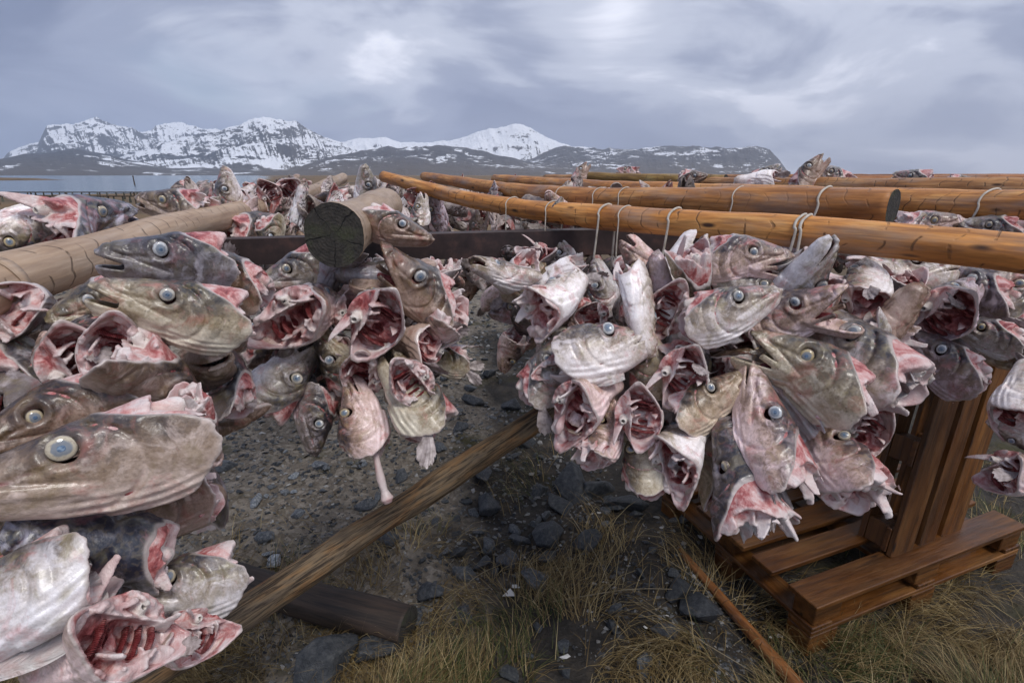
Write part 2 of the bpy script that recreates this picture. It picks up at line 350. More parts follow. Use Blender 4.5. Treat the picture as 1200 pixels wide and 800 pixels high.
    c = s.mix(s.ramp(s.math('MULTIPLY', dist, .05), [(.35, 0.), (.7, 1.)]), c, field)
    near = s.ramp(s.math('MULTIPLY', dist, .05), [(.3, 1.), (.6, 0.)])
    b = s.bump(s.math('MULTIPLY', n3, near), .6, .02); b = s.bump(s.math('MULTIPLY', v, near), .5, .015, b)
    s.bsdf(c, .8, b, .3)
    s = NT('rock'); o = s.obj(); oi = s.n('ObjectInfo'); rnd = s.math('MULTIPLY', oi.outputs['Random'], 31.)
    n = s.noise(o, 6, 6, .65, .3, rnd); n2 = s.noise(o, 30, 4, .6, 0, rnd)
    c = s.ramp(n, [(.3, (.022, .027, .034)), (.47, (.06, .067, .077)), (.6, (.12, .126, .132)), (.72, (.20, .195, .18))])
    c = s.mix(1., c, oi.outputs['Color'], 'MULTIPLY')
    s.bsdf(c, s.ramp(n2, [(.3, .38), (.7, .7)]), s.bump(n2, .5, .02), .5)
    s = NT('gravel'); g = s.n('NewGeometry'); r = g.outputs['Random Per Island']
    c = s.ramp(r, [(0., (.02, .024, .03)), (.35, (.055, .058, .062)), (.7, (.12, .12, .118)), (.92, (.22, .215, .205)), (1., (.42, .41, .39))])
    s.bsdf(c, .6, s.bump(s.noise(g.outputs['Position'], 120, 3), .4, .004), .45)
    s = NT('grass'); g = s.n('NewGeometry'); r = g.outputs['Random Per Island']
    at_ = s.n('Attribute', attribute_name='mask'); sp = s.n('SeparateColor', {0: at_.outputs['Color']})
    dry = s.ramp(r, [(0., (.08, .05, .022)), (.4, (.17, .115, .045)), (.75, (.29, .21, .09)), (1., (.40, .32, .17))])
    grn = s.ramp(r, [(0., (.03, .042, .012)), (.5, (.062, .075, .02)), (1., (.13, .125, .04))])
    s.bsdf(s.mix(sp.outputs[0], dry, grn), .6, None, .3)
    s = NT('straw'); s.bsdf((.26, .21, .13), .6)
    s = NT('scrap'); s.bsdf((.68, .66, .62), .6)
    # mountains: bare rock and snow by height and steepness
    s = NT('mountain'); g = s.n('NewGeometry'); p = g.outputs['Position']
    nz = s.n('SeparateXYZ', {0: g.outputs['True Normal']}).outputs[2]; pz = s.n('SeparateXYZ', {0: p}).outputs[2]
    n1 = s.noise(s.mapping(p, (1, 1, 1.6)), .0028, 6, .62); n2 = s.noise(s.mapping(p, (1, 1, .7)), .011, 5, .66, .5)
    alt = s.math('MULTIPLY', s.math('SUBTRACT', pz, 330.), .0013)
    a = s.math('ADD', s.math('ADD', alt, s.math('MULTIPLY', s.math('SUBTRACT', n1, .5), 2.9)), s.math('MULTIPLY', s.math('SUBTRACT', n2, .5), 1.7))
    a = s.math('ADD', a, s.math('MULTIPLY', s.math('SUBTRACT', nz, .84), 4.2))
    oi = s.n('ObjectInfo'); a = s.math('ADD', a, s.math('MULTIPLY', s.math('SUBTRACT', oi.outputs['Alpha'], .5), 2.))
    snow = s.ramp(a, [(.0, 0.), (.16, 1.)])
    rock = s.ramp(n2, [(.3, (.020, .021, .025)), (.6, (.050, .048, .050)), (.75, (.085, .078, .072))])
    low = s.math('MULTIPLY', s.math('SUBTRACT', 150., pz), .008, True)
    rock = s.mix(low, rock, (.07, .055, .04))
    s.bsdf(s.mix(snow, rock, (.80, .82, .86)), .8, s.bump(n2, .6, 30.), .2)
    s = NT('water'); g = s.n('NewGeometry').outputs['Position']
    s.bsdf((.09, .14, .18), .18, s.bump(s.noise(s.mapping(g, (.2, .5, 1)), 1., 4), .25, .3), .5)
    s = NT('rack_wood'); s.bsdf((.06, .045, .035), .8)
    s = NT('rack_fish'); g = s.n('NewGeometry'); s.bsdf(s.ramp(g.outputs['Random Per Island'], [(0., (.03, .03, .022)), (1., (.12, .12, .09))]), .7)
    h = NT('haze'); vol = h.n('VolumePrincipled', {'Color': (.72, .80, .95, 1), 'Density': HAZE, 'Anisotropy': .2}); h.t.links.new(vol.outputs[0], h.out.inputs['Volume'])
HAZE = 9e-5
# ---------------------------------------------------------------- cod heads
def surface_nets(F, org, h):
    s = F < 0
    nx, ny, nz = F.shape
    acc = np.zeros((nx-1, ny-1, nz-1, 3), np.float32); cnt = np.zeros((nx-1, ny-1, nz-1), np.float32)
    cor = [(i, j, k) for i in (0, 1) for j in (0, 1) for k in (0, 1)]
    sl = lambda c: tuple(slice(c[a], c[a] + F.shape[a] - 1) for a in range(3))
    for a in cor:
        for ax in range(3):
            if a[ax]: continue
            b = list(a); b[ax] = 1
            fa, fb = F[sl(a)], F[sl(b)]
            m = (fa < 0) != (fb < 0)
            t = np.where(m, fa / np.where(m, fa - fb, 1), 0)
            for q in range(3):
                acc[..., q] += np.where(m, a[q] + (t if q == ax else 0), 0)
            cnt += m
    act = cnt > 0
    idx = -np.ones(act.shape, np.int64); n = int(act.sum()); idx[act] = np.arange(n)
    base = np.argwhere(act).astype(np.float32)
    V = (base + acc[act] / cnt[act][:, None]) * h + np.array(org, np.float32)
    Q = []
    for ax in range(3):
        b1, b2 = (ax + 1) % 3, (ax + 2) % 3
        lo = [slice(None)] * 3; hi = [slice(None)] * 3
        lo[ax] = slice(0, -1); hi[ax] = slice(1, None)
        ch = s[tuple(lo)] != s[tuple(hi)]
        P = np.argwhere(ch)
        P = P[(P[:, b1] > 0) & (P[:, b2] > 0) & (P[:, b1] < F.shape[b1]-1) & (P[:, b2] < F.shape[b2]-1)]
        if not len(P): continue
        flip = s[tuple(P.T)]
        def g(d1, d2):
            q = P.copy(); q[:, b1] -= d1; q[:, b2] -= d2
            return idx[tuple(q.T)]
        q = np.stack([g(1, 1), g(0, 1), g(0, 0), g(1, 0)], 1)
        q[~flip] = q[~flip][:, ::-1]
        Q.append(q)
    Q = np.concatenate(Q)
    return V, Q[(Q >= 0).all(1)]

def smin(a, b, k):
    h = np.clip(.5 + .5 * (b - a) / k, 0, 1)
    return b + (a - b) * h - k * h * (1 - h)
def smax(a, b, k): return -smin(-a, -b, k)
def sst(a, b, x):
    t = np.clip((x - a) / (b - a), 0, 1); return t * t * (3 - 2 * t)
def capsule(p, a, b, ra, rb):
    a = np.array(a); b = np.array(b); ab = b - a
    t = np.clip(sum((p[i] - a[i]) * ab[i] for i in range(3)) / (ab @ ab), 0, 1)
    return np.sqrt(sum((p[i] - a[i] - t * ab[i]) ** 2 for i in range(3))) - (ra + (rb - ra) * t)

PX = np.array([-.75, -.5, -.35, -.2, 0, .15, .3, .4, .46, .5])
PT = np.array([.30, .29, .285, .272, .230, .178, .127, .097, .074, .03])
PB = np.array([.27, .275, .285, .285, .255, .215, .165, .13, .10, .05])
PW = np.array([.24, .235, .232, .225, .203, .178, .15, .126, .10, .05])

def np_noise(p, f, seed):
    r = np.random.RandomState(seed); o = 0
    for i in range(5):
        k = r.normal(size=3); k *= f * (1 + .35 * i) / np.linalg.norm(k)
        o = o + np.sin(p[0]*k[0] + p[1]*k[1] + p[2]*k[2] + r.uniform(0, 6.28)) / (1 + .3 * i)
    return o / 2.6

def head_fields(p, o):
    """signed distances of one cod head: skin shell, inner flesh, gill arches"""
    op, flare, seed = o['open'], o['flare'], o['seed']
    x, y, z = p
    y = y + .035 * np.sin(x * 5 + seed) + .03 * np.sin(z * 7 + seed * 1.7) * sst(.1, -.3, x); z = z + .03 * np.sin(x * 4 + seed * 2.3)
    HX, HZ = .05, -.115                                         # jaw hinge
    dz = (0.0 - HZ) / (.5 - HX)
    ln = math.hypot(1, dz)
    def above(x, z): return (z - HZ - dz * (x - HX)) / ln       # >0 above the mouth line
    def outer(x, y, z):
        t = np.interp(x, PX, PT); b = np.interp(x, PX, PB); w = np.interp(x, PX, PW)
        fl = np.clip(-.02 - x, 0, 1)
        w = w + flare * fl * np.exp(-((z + .05) / .26) ** 2) * (1 + .25 * np.sign(y) * np.sin(seed * 3.1))
        zz = np.where(z > 0, z / t, z / b)
        wl = w * (1 - .22 * np.clip(-z / .25, 0, 1.2))
        n = 2.25
        g = (np.abs(y / wl) ** n + np.abs(zz) ** n) ** (1 / n)
        d = (g - 1) * np.minimum(np.minimum(t, b), w) * .95
        return np.maximum(d, x - .505)
    def details(x, y, z, d):
        r = np.hypot(x - .03, (z + .0) * 1.02)
        side = sst(.05, .12, np.abs(y))
        back = sst(.1, -.02, x)
        d = d + .014 * np.exp(-((r - .20) / .012) ** 2) * back * side
        d = d + .010 * np.exp(-((r - .315) / .010) ** 2) * back * side * sst(.2, .05, np.abs(z))
        d = d - .010 * np.exp(-((r - .255) / .03) ** 2) * back * side
        a = np.arctan2(z + .02, -(x - .05))                     # fans of the cover bones
        d = d + .003 * np.sin(a * 16 + seed) * sst(.2, .3, r) * back * side
        e = np.hypot(x - EX, z - EZ)
        d = d - .016 * np.exp(-((e - .088) / .022) ** 2) * side * sst(.1, .0, -z)   # orbit rim
        d = d + .012 * np.exp(-((z - (.02 + .12 * (.3 - x))) / .014) ** 2) * sst(.0, .12, x) * sst(.5, .4, x) * side
        d = d + .012 * np.exp(-(((x - .3) / .016) ** 2 + ((z - .075) / .016) ** 2)) * side
        ab = above(x, z)
        d = d + .012 * np.exp(-((ab - .06) / .011) ** 2) * sst(-.02, .06, x) * sst(.47, .40, x) * sst(.02, .06, np.abs(y))      # upper-jaw bone
        d = d - .008 * np.exp(-((ab - .035) / .014) ** 2) * sst(-.02, .06, x) * sst(.02, .06, np.abs(y))
        d = d + .010 * np.exp(-((x - .435 + .3 * z) / .010) ** 2) * sst(-.02, .02, ab)
        zb = z + np.interp(x, PX, PB)                             # gill rays along the throat
        d = d + .0055 * np.sin(zb * 150 + x * 14) * sst(.16, .10, zb) * sst(.22, .08, x) * sst(-.46, -.3, x)
        d = d + .004 * np.sin((x * .6 + z) * 85 + np.sin(x * 20) + seed) * sst(.06, .14, z) * sst(.30, .2, x) * sst(-.3, -.1, x) * .6
        d = d + .0035 * np_noise((x, y, z), 13, seed) + .0012 * np_noise((x, y, z), 38, seed + 9)
        return d
    d0 = outer(x, y, z); d1 = details(x, y, z, d0)
    # rear edge
    cutz = -.47 + o['cut'] * .25 * np.clip((z - .05) / .25, 0, 1) + 3.4 * np.clip(np.abs(z + .03) - .02, 0, 1) ** 2
    cutz = cutz + (.008 * np.sin(z * 30 + seed) + .005 * np.sin(z * 75 + y * 30 + seed * 2)) * (1 + 1.5 * sst(.08, .2, z))
    thick = .023 + .011 * min(flare, .6)
    body = smax(d1, cutz - x, .012)
    roof = np.where(x > HX - .1, above(x, z) - .05, z - .13)
    roof = np.where(x > HX - .1, np.minimum(above(x, z) - .05, z - .10), z - .12)
    cav = smax(np.maximum(d0, d1) + thick + .012 * sst(0., .3, x), roof, .03)
    body = smax(body, -cav, .015)
    body = smax(body, np.minimum(-above(x, z), x - HX + .02), .01)
    # lower jaw, swung open
    c, s_ = math.cos(op), math.sin(op)
    def rot(a):
        c, s_ = math.cos(a), math.sin(a)
        return HX + c * (x - HX) - s_ * (z - HZ), HZ + s_ * (x - HX) + c * (z - HZ)
    xj, zj = rot(op)
    dj0 = outer(xj, y, zj); dj1 = details(xj, y, zj, dj0) + .003
    jaw = smax(smax(dj1, -(dj0 + .03), .015), smax(above(xj, zj), HX - .10 - xj, .01), .012)
    lipj = np.sqrt((dj0 + .012) ** 2 + (above(xj, zj)) ** 2) - .014
    lipj = np.maximum(lipj, HX - .02 - xj)
    lipu = np.maximum(np.sqrt((d0 + .004) ** 2 + (above(x, z) - .012) ** 2) - .019, HX - x)
    skin = smin(body, jaw, .022)
    skin = smin(skin, smin(lipj, lipu, .01), .012)
    xh, zh = rot(op * .5); dh = outer(xh, y, zh)
    rad = np.hypot(x - HX, z - HZ)
    if op > .12:                                                # cheek skin and upper-jaw bone
        mem = np.maximum(np.maximum(np.abs(dh + .012 + .006 * np.sin(rad * 90)) - .008, rad - .17), np.maximum(-above(xj, zj) * -1 - .0, -1))
        mem = np.maximum(mem, np.maximum(above(x, z) - .01, -above(xj, zj) - .01))
        mem = np.maximum(mem, HX - .03 - x)
        skin = smin(skin, mem, .015)
        xm, zm = rot(op * .38); dm = outer(xm, y, zm)
        mx = np.maximum(np.sqrt((dm - .006) ** 2 + (above(xm, zm) * .6) ** 2) - .015, np.maximum(HX + .02 - x, rad - .29))
        skin = smin(skin, mx, .014)
    for sy in (1, -1):
        ey = o['eyey'][0 if sy > 0 else 1]
        e = np.sqrt((x - EX) ** 2 + (z - EZ) ** 2 + (np.abs(y) * 0 + (p[1] - ey)) ** 2) - .055
        skin = smax(skin, -e, .010)
    # which part of the surface is outside skin
    dep = np.maximum(d0, np.where(xj > HX - .1, dj0, -1))
    if op > .12: dep = np.maximum(dep, np.where(rad < .4, np.maximum(dh, -.03) - .004, -1))
    rim = np.abs(x - cutz)
    # flesh inside: a lumpy wall with pockets, cut muscle and backbone above, torn strips
    R = np.random.RandomState(seed + 5)
    nz = np_noise(p, 15, seed + 2); nf = np_noise(p, 42, seed + 3); nff = np_noise(p, 90, seed + 4)
    xb = -o['wall'] + .10 * nz + .02 * nf - .30 * np.clip(np.hypot(y * 1.1, z + .02) - .07, 0, .3)
    fl = smax(smax(d0 + .014, xb - x, .02), x + .02, .02)
    for i in range(8):
        c0 = np.array([-.29 + R.uniform(-.05, .03), R.uniform(-.14, .14), R.uniform(-.17, .08)]); r0 = R.uniform(.03, .075)
        e = (np.sqrt(((p[0] - c0[0]) / 1.5) ** 2 + ((p[1] - c0[1]) / R.uniform(.6, 1.2)) ** 2 + ((p[2] - c0[2]) / R.uniform(.6, 1.3)) ** 2) - r0) * .7
        fl = smax(fl, -e, .025)
    top = smax(smax(d0 + .010, .085 + .02 * nz - z, .03), (cutz - .015 + .02 * nf) - x, .025)
    fl = smin(fl, smax(top, x + .03, .02), .02)
    bone = capsule(p, (-.12, .01, .125), (-.33 - .05 * R.rand(), .01, .14), .05, .046)
    bone = smax(bone, -capsule(p, (-.30, .01, .14), (-.6, .01, .14), .020, .022), .008)
    fl = smin(fl, bone, .012)
    def strip(c0, v, w0, w1, flat, k):
        nonlocal fl
        n = R.normal(size=3); n -= v * (n @ v) / (v @ v); n /= np.linalg.norm(n)
        q = [p[i] - c0[i] for i in range(3)]; h = sum(q[i] * n[i] for i in range(3))
        L = math.sqrt(v @ v); t = sum(q[i] * v[i] for i in range(3)) / L
        h = h + .35 * t * t / L * R.uniform(-1, 1)
        m = np.cross(v / L, n); l = sum(q[i] * m[i] for i in range(3)) + .015 * nz
        tt = np.clip(t / L, 0, 1); w_ = w0 + (w1 - w0) * tt ** .8
        d = np.sqrt(np.maximum(np.abs(l) - w_ * .7 - .008 * nf * tt, 0) ** 2 + (h * 1.0) ** 2 + (t - tt * L) ** 2) - np.minimum(flat, w_ * .6 + .003)
        fl = smin(fl, d * .8, k)
    for i in range(2):
        c0 = np.array([-.2, R.uniform(-.12, .12), R.uniform(-.17, .12)])
        strip(c0, np.array([-R.uniform(.12, .26), R.normal() * .07, R.normal() * .08]), R.uniform(.06, .1), R.uniform(.03, .05), .014, .03)
    fl = fl + .005 * nf + .0035 * nff
    fl = smax(fl, d0 + .010, .012)
    if op > .2: fl = smin(fl, capsule(p, (.08, 0, -.115), (.27, 0, -.085 - .14 * math.sin(op)), .045, .028), .03)
    for i in range(o['shred']):
        a0 = R.uniform(0, 6.28); c0 = np.array([-.30, .175 * math.cos(a0) * (1 + flare * .6), -.02 + .19 * math.sin(a0)])
        L = R.choice([.06, .12, .18, .3]) * R.uniform(.8, 1.2)
        strip(c0, np.array([-L * .8, R.normal() * .06, R.normal() * .06 ]), R.uniform(.03, .11), R.uniform(.004, .03), .012, .02)
    # gill arches: combed red arcs on both sides
    gl = 1e3
    for sy in (1, -1):
        for i in range(2 if flare < .5 else 3):
            cx = -.10 - .075 * i; yy = sy * (.075 + .025 * i + flare * .06 * i)
            r = np.hypot(x - cx - .04, z + .03)
            comb = .004 * np_noise((x, y, z), 60, seed + i)
            t = np.sqrt(((r - .155 + .012 * i) * .55) ** 2 + (y - yy) ** 2 * 1.6) - .02 + comb
            t = np.maximum(t, x - cx)
            gl = smin(gl, t, .006) if not np.isscalar(gl) else t
    gl = smax(gl, d0 + .014, .01)
    return dict(skin=skin, flesh=fl, gill=gl, dep=dep, rim=rim, zj=np.where((x > HX) & (above(x, z) < 0), zj, z), jawp=(xj, zj))

EX, EZ = .085, .098

def grid(lo, hi, h):
    ax = [np.arange(lo[i], hi[i] + h, h, dtype=np.float32) for i in range(3)]
    return np.meshgrid(*ax, indexing='ij')

def mesh_from(name, V, Q, cols, mat):
    me = bpy.data.meshes.new(name)
    me.vertices.add(len(V)); me.vertices.foreach_set('co', V.astype(np.float32).ravel())
    me.loops.add(Q.size); me.loops.foreach_set('vertex_index', Q.ravel().astype(np.int32))
    me.polygons.add(len(Q)); me.polygons.foreach_set('loop_start', np.arange(0, Q.size, Q.shape[1], dtype=np.int32))
    me.polygons.foreach_set('use_smooth', np.ones(len(Q), bool))
    me.update(calc_edges=True); me.validate()
    if cols is not None:
        a = me.color_attributes.new('mask', 'FLOAT_COLOR', 'POINT'); a.data.foreach_set('color', cols.astype(np.float32).ravel())
    me.materials.append(mat)
    return me

def build_variant(o, h, parts=True):
    # eye seats: where the plain head surface lies at the eye
    w = np.interp(EX, PX, PW); t = np.interp(EX, PX, PT)
    yy = w * (1 - (EZ / t) ** 2.25) ** (1 / 2.25)
    off = .035 * math.sin(EX * 5 + o['seed'])
    o['eyey'] = (yy + .004 - off, -(yy + .004) - off)
    m = .36 + .42 * o['flare']
    lo, hi = (-.66, -m, -.34 - .34 * math.sin(o['open'])), (.55, m, .36)
    p = grid(lo, hi, h)
    f = head_fields(p, o)
    out = {'eyes': o['eyey']}
    def mk(key, mat, fn):
        V, Q = surface_nets(f[key], lo, h)
        g = head_fields(tuple(V.T.astype(np.float64)), o)
        return mesh_from('cod_' + key, V, Q, fn(V, g), mat)
    def skcol(V, g):
        dep = g['dep']
        flesh = sst(-.010, -.019, dep)
        dors = np.clip((g['zj'] + .28) / .58, 0, 1)
        rim = np.exp(-(g['rim'] / .018) ** 2)
        for ey in o['eyey']: flesh = flesh * sst(.068, .085, np.sqrt((V[:, 0] - EX) ** 2 + (V[:, 1] - ey) ** 2 + (V[:, 2] - EZ) ** 2))
        e = np.hypot(V[:, 0] - EX, V[:, 2] - EZ)
        return np.stack([flesh, dors, rim, np.exp(-((e - .055) / .016) ** 2) * (flesh < .5)], 1)
    def flcol(V, g): return np.stack([np.ones(len(V)), np.zeros(len(V)), sst(-.30, -.42, V[:, 0]), np.hypot(V[:, 1], V[:, 2] - .13)], 1)
    out['skin'] = mk('skin', M['cod_skin'], skcol)
    if parts:
        out['flesh'] = mk('flesh', M['cod_flesh'], flcol)
        out['gill'] = mk('gill', M['cod_gill'], flcol)
    return out
make_materials(); make_materials2()

# ---------------------------------------------------------------- terrain
def axis(lo, hi, step, a, b, g):
    v = list(np.arange(lo, hi, step)); d = step
    up = [v[-1]]
    while up[-1] < b: d *= g; up.append(up[-1] + d)
    d = step; dn = [v[0]]
    while dn[-1] > a: d *= g; dn.append(dn[-1] - d)
    return np.array(dn[:0:-1] + v + up[1:])
gx = axis(-3.0, 3.6, .045, -14000, 14000, 1.22); gy = axis(.1, 5.0, .045, -60, 14000, 1.20)
GX, GY = np.meshgrid(gx, gy, indexing='ij')
def shore(x, y):                                        # the fjord lies ahead to the left
    return sst(55, 110, y * .9 - (x + 40) * .55 * 1.) * sst(40, -120, x - y * .05 * 0 - 0)
def gz(x, y):
    r = np.hypot(x, y); near = sst(60, 6, r)
    z = (fbm(x * .9 + 40, y * .9 + 40, 4) - .5) * .22 * near + (fbm(x * 6 + 11, y * 6 + 11, 3) - .5) * .05 * near
    z = z + .12 * sst(.3, 1.2, x) * 0
    far = sst(30, 200, r)
    z = z + far * (-.3 + (fbm(x * .012 + 9, y * .012 + 9, 4) - .5) * .9)
    ang = np.degrees(np.arctan2(x, np.maximum(y, .01)))
    sea = sst(-22, -29, ang) * sst(62, 92, r + 14 * (fbm(x * .03, y * .03, 3) - .5))
    spit = sst(-39, -42, ang) * sst(420, 460, r) * sst(800, 700, r) * 3.6
    return z - sea * 3.5 + spit
GZ = gz(GX, GY)
ground = tag(link('ground', grid_mesh('ground', GX, GY, GZ, M['earth'])), kind='structure')
bm = bmesh.new(); bmesh.ops.create_grid(bm, x_segments=2, y_segments=2, size=14000)
water = tag(link('fjord_water', bm_mesh('water', bm, M['water'])), kind='structure'); water.location = (0, 0, -1.6)

def mountain(name, sky_px, r0, depth, seed, amp, snow, label, foot=0.):
    xs = np.array([p[0] for p in sky_px], float); ys = np.array([p[1] for p in sky_px], float)
    na, nr = 620, 190
    px = np.linspace(xs[0], xs[-1], na); az = np.arctan((px - 600) / FPX * math.cos(PITCH))   # bearing at the horizon
    r = np.linspace(r0 - depth, r0 + depth * .8, nr)
    A, Rr = np.meshgrid(az, r, indexing='ij'); PXg = np.repeat(px[:, None], nr, 1)
    X = Rr * np.sin(A); Y = Rr * np.cos(A)
    prof = np.interp(PXg + 26 * (fbm(X * .0011 + seed, Y * .0011, 3) - .5), xs, ys)
    # height of that skyline at the ridge distance
    pu, pv = (PXg - 600) / FPX, (400 - prof) / FPX
    H = np.maximum((pv * math.cos(PITCH) - math.sin(PITCH)) / np.hypot(pu, math.cos(PITCH) + pv * math.sin(PITCH)) * r0, 0)
    t = (Rr - r0) / depth
    H = H * .96
    u = np.clip(1 - np.abs(t + .12 * (fbm(X * .0015 + 5, Y * .0015 + seed, 3) - .5)), 0, 1)
    shape = u ** 1.15
    wx = 260 * (fbm(X * .0012 + 31, Y * .0012 + seed, 3) - .5); wy = 260 * (fbm(X * .0012 + 77, Y * .0012 + seed, 3) - .5)
    rid = fbm((X + wx) * .00085 + seed * 3.3, (Y + wy) * .00085 + seed, 7, .52, True)
    gul = fbm((px[:, None] + .03 * wx + t * 14) * .034 + seed, t * 1.1 + seed + 4, 4, .55, True)
    z = H * (shape * (1 - amp) + amp * shape ** .55 * (rid * 1.15 + .25 * gul)) + .13 * H * (rid - .62) * sst(0, .35, u) * sst(1.05, .75, u) + .11 * H * (gul - .6) * sst(0, .3, u) * sst(1.02, .7, u)
    z = z - 30 * (1 - sst(0, .12, u)) + foot * sst(0, .3, u) * fbm(X * .004, Y * .004, 3)
    o = link(name, grid_mesh(name, X, Y, z, M['mountain'])); o.color = (1, 1, 1, snow)
    tag(o, label, kind='structure'); return o
mountain('mountain', [(-160, 205), (-60, 196), (0, 186), (18, 176), (50, 162), (64, 138), (100, 134), (128, 130), (160, 140), (186, 147), (212, 142), (236, 147), (262, 150), (300, 160), (350, 175), (420, 206)], 9000, 2600, 2, .38, .50, 'far snowy mountain range with its tops fading into cloud')
mountain('mountain', [(60, 206), (130, 186), (190, 168), (235, 156), (262, 145), (288, 137), (312, 129), (342, 139), (378, 148), (398, 157), (425, 166), (450, 182), (480, 206)], 6800, 1900, 5, .36, .50, 'broad snow streaked mountain with the highest peak')
mountain('mountain', [(330, 206), (380, 170), (415, 156), (442, 154), (468, 163), (500, 166), (524, 163), (546, 153), (572, 147), (602, 144), (622, 148), (642, 158), (662, 166), (690, 178), (730, 206)], 7600, 2000, 8, .26, .74, 'smooth white snow dome between darker ridges')
mountain('mountain', [(560, 206), (620, 185), (660, 166), (692, 165), (722, 166), (752, 170), (802, 168), (842, 167), (872, 169), (896, 175), (908, 186), (922, 204), (935, 206)], 6300, 1500, 11, .36, .27, 'long flat topped dark mountain ending in a steep headland')
mountain('mountain', [(-160, 206), (-20, 190), (40, 178), (90, 172), (140, 182), (200, 196), (300, 196), (350, 196), (400, 178), (450, 170), (500, 169), (545, 170), (600, 184), (640, 192), (700, 196), (760, 203), (800, 206)], 5200, 1300, 14, .40, .26, 'dark lower foothill ridge dusted with snow')

bm = bmesh.new(); bmesh.ops.create_cube(bm, size=1, matrix=Matrix.Translation((0, 6000, 600)) @ Matrix.Diagonal((34000, 20000, 1300, 1)))
haze = tag(link('haze', bm_mesh('haze', bm, M['haze'])), kind='stuff')

# ---------------------------------------------------------------- poles, beam, struts
def pole(pts, dia, tint, label, name='drying_pole', group='log poles of the drying racks', mat='log', seg=24, n=90, rough=.14, endmat='log_end', fresh=.96):
    P = [at(*p) for p in pts]
    if pts[0][0] > 1200 or pts[0][0] < 0: P.insert(0, P[0] + (P[0] - P[1]).normalized() * 1.2); dia = [dia[0]] + list(dia)   # runs on beyond the frame
    o0 = P[0].copy()
    me = tube(name, [tuple(p - o0) for p in P], [d / 2 for d in dia], M[mat], seg, n, rough, len(label) + pts[0][0] % 7, True, M[endmat])
    o = link(name, me, loc=o0); o.color = (*tint, fresh)
    return tag(o, label, 'pole', group)
P1 = [(1290, 307, .93), (1100, 287, 1.08), (920, 270, 1.28), (750, 258, 1.58), (650, 249, 1.85), (572, 238, 2.15), (518, 226, 2.35), (450, 207, 2.75)]
pole(P1, [.075, .076, .077, .078, .076, .072, .066, .058], (1.55, 1.2, .70), 'nearest orange log pole curving across the right side over the big bunch')
P2 = [(1047, 243, 1.40), (900, 237.5, 1.66), (790, 233.5, 1.92), (690, 232, 2.25), (600, 223, 2.8), (497, 207, 4.0)]
pole(P2, [.100, .096, .092, .086, .08, .068], (1.25, .98, .66), 'second orange log pole ending in a dark sawn face on the right')
P3 = [(1270, 247, 1.5), (1130, 242, 1.8), (960, 234, 2.3), (800, 226, 2.95), (690, 219, 3.7), (580, 209.5, 5.2)]
pole(P3, [.12, .118, .115, .11, .1, .085], (1.4, 1.08, .66), 'third log pole running behind the dark sawn pole end')
pole([(1290, 226, 2.2), (1080, 222, 2.7), (900, 218, 3.5), (760, 213, 4.6), (640, 209, 6.2)], [.12, .12, .11, .1, .09], (1.0, .85, .7), 'fourth log pole, just behind the third, carrying loose heads')
pole([(850, 213, 3.9), (770, 211, 4.3), (686, 207, 4.9)], [.11, .10, .09], (.75, .85, .55), 'short greenish weathered pole below the headland')
pole([(1290, 217, 3.1), (1100, 214, 3.7), (930, 213, 4.5)], [.12, .11, .1], (1.05, .75, .6), 'reddish pole at far right just under the horizon')
pole([(1290, 211, 5), (1080, 209.5, 6), (800, 208, 9)], [.12, .11, .1], (.95, .72, .6), 'farthest pole along the right horizon')
pole([(-90, 365, .82), (0, 332, .96), (100, 303, 1.2), (200, 271, 1.62), (280, 250, 2.2), (328, 241, 2.75)], [.112, .110, .108, .104, .1, .095], (1.2, 1.42, 1.95), 'thick pale log pole rising from the left edge', fresh=.25)
pole([(326, 240, 2.6), (366, 224, 3.1), (402, 209, 3.9)], [.085, .08, .075], (.95, 1.2, 1.6), 'slim pale pole continuing beyond the thick left pole', fresh=.3)
pole([(391, 276, 1.16), (420, 260, 1.45), (452, 241, 2.05)], [.136, .134, .13], (.72, .85, .95), 'short grey pole with a mossy black sawn end facing the viewer', fresh=.2)
# steel channel lying under the poles
def beam(a, b, h, wd, name, label):
    a, b = Vector(a), Vector(b); L = (b - a).length; bm = bmesh.new(); t = .008
    prof = [(-wd/2, 0), (wd/2, 0), (wd/2, -t), (-wd/2 + t, -t), (-wd/2 + t, -h + t), (wd/2, -h + t), (wd/2, -h), (-wd/2, -h)]
    va = [bm.verts.new((0, y, z)) for y, z in prof]; vb = [bm.verts.new((L, y, z)) for y, z in prof]
    k = len(prof)
    for i in range(k): bm.faces.new((va[i], va[(i+1) % k], vb[(i+1) % k], vb[i]))
    bm.faces.new(va[::-1]); bm.faces.new(vb); bmesh.ops.recalc_face_normals(bm, faces=bm.faces)
    bmesh.ops.bevel(bm, geom=[e for e in bm.edges if e.calc_face_angle(0) > 1], offset=.0015, segments=1, affect='EDGES')
    o = link(name, bm_mesh(name, bm, M['steel']), loc=a); o.rotation_euler = (b - a).to_track_quat('X', 'Z').to_euler()
    return tag(o, label, 'beam')
beam(at(-120, 289, 1.75), at(880, 263, 1.92), .092, .07, 'steel_beam', 'dark rusty steel channel beam running under the log poles')
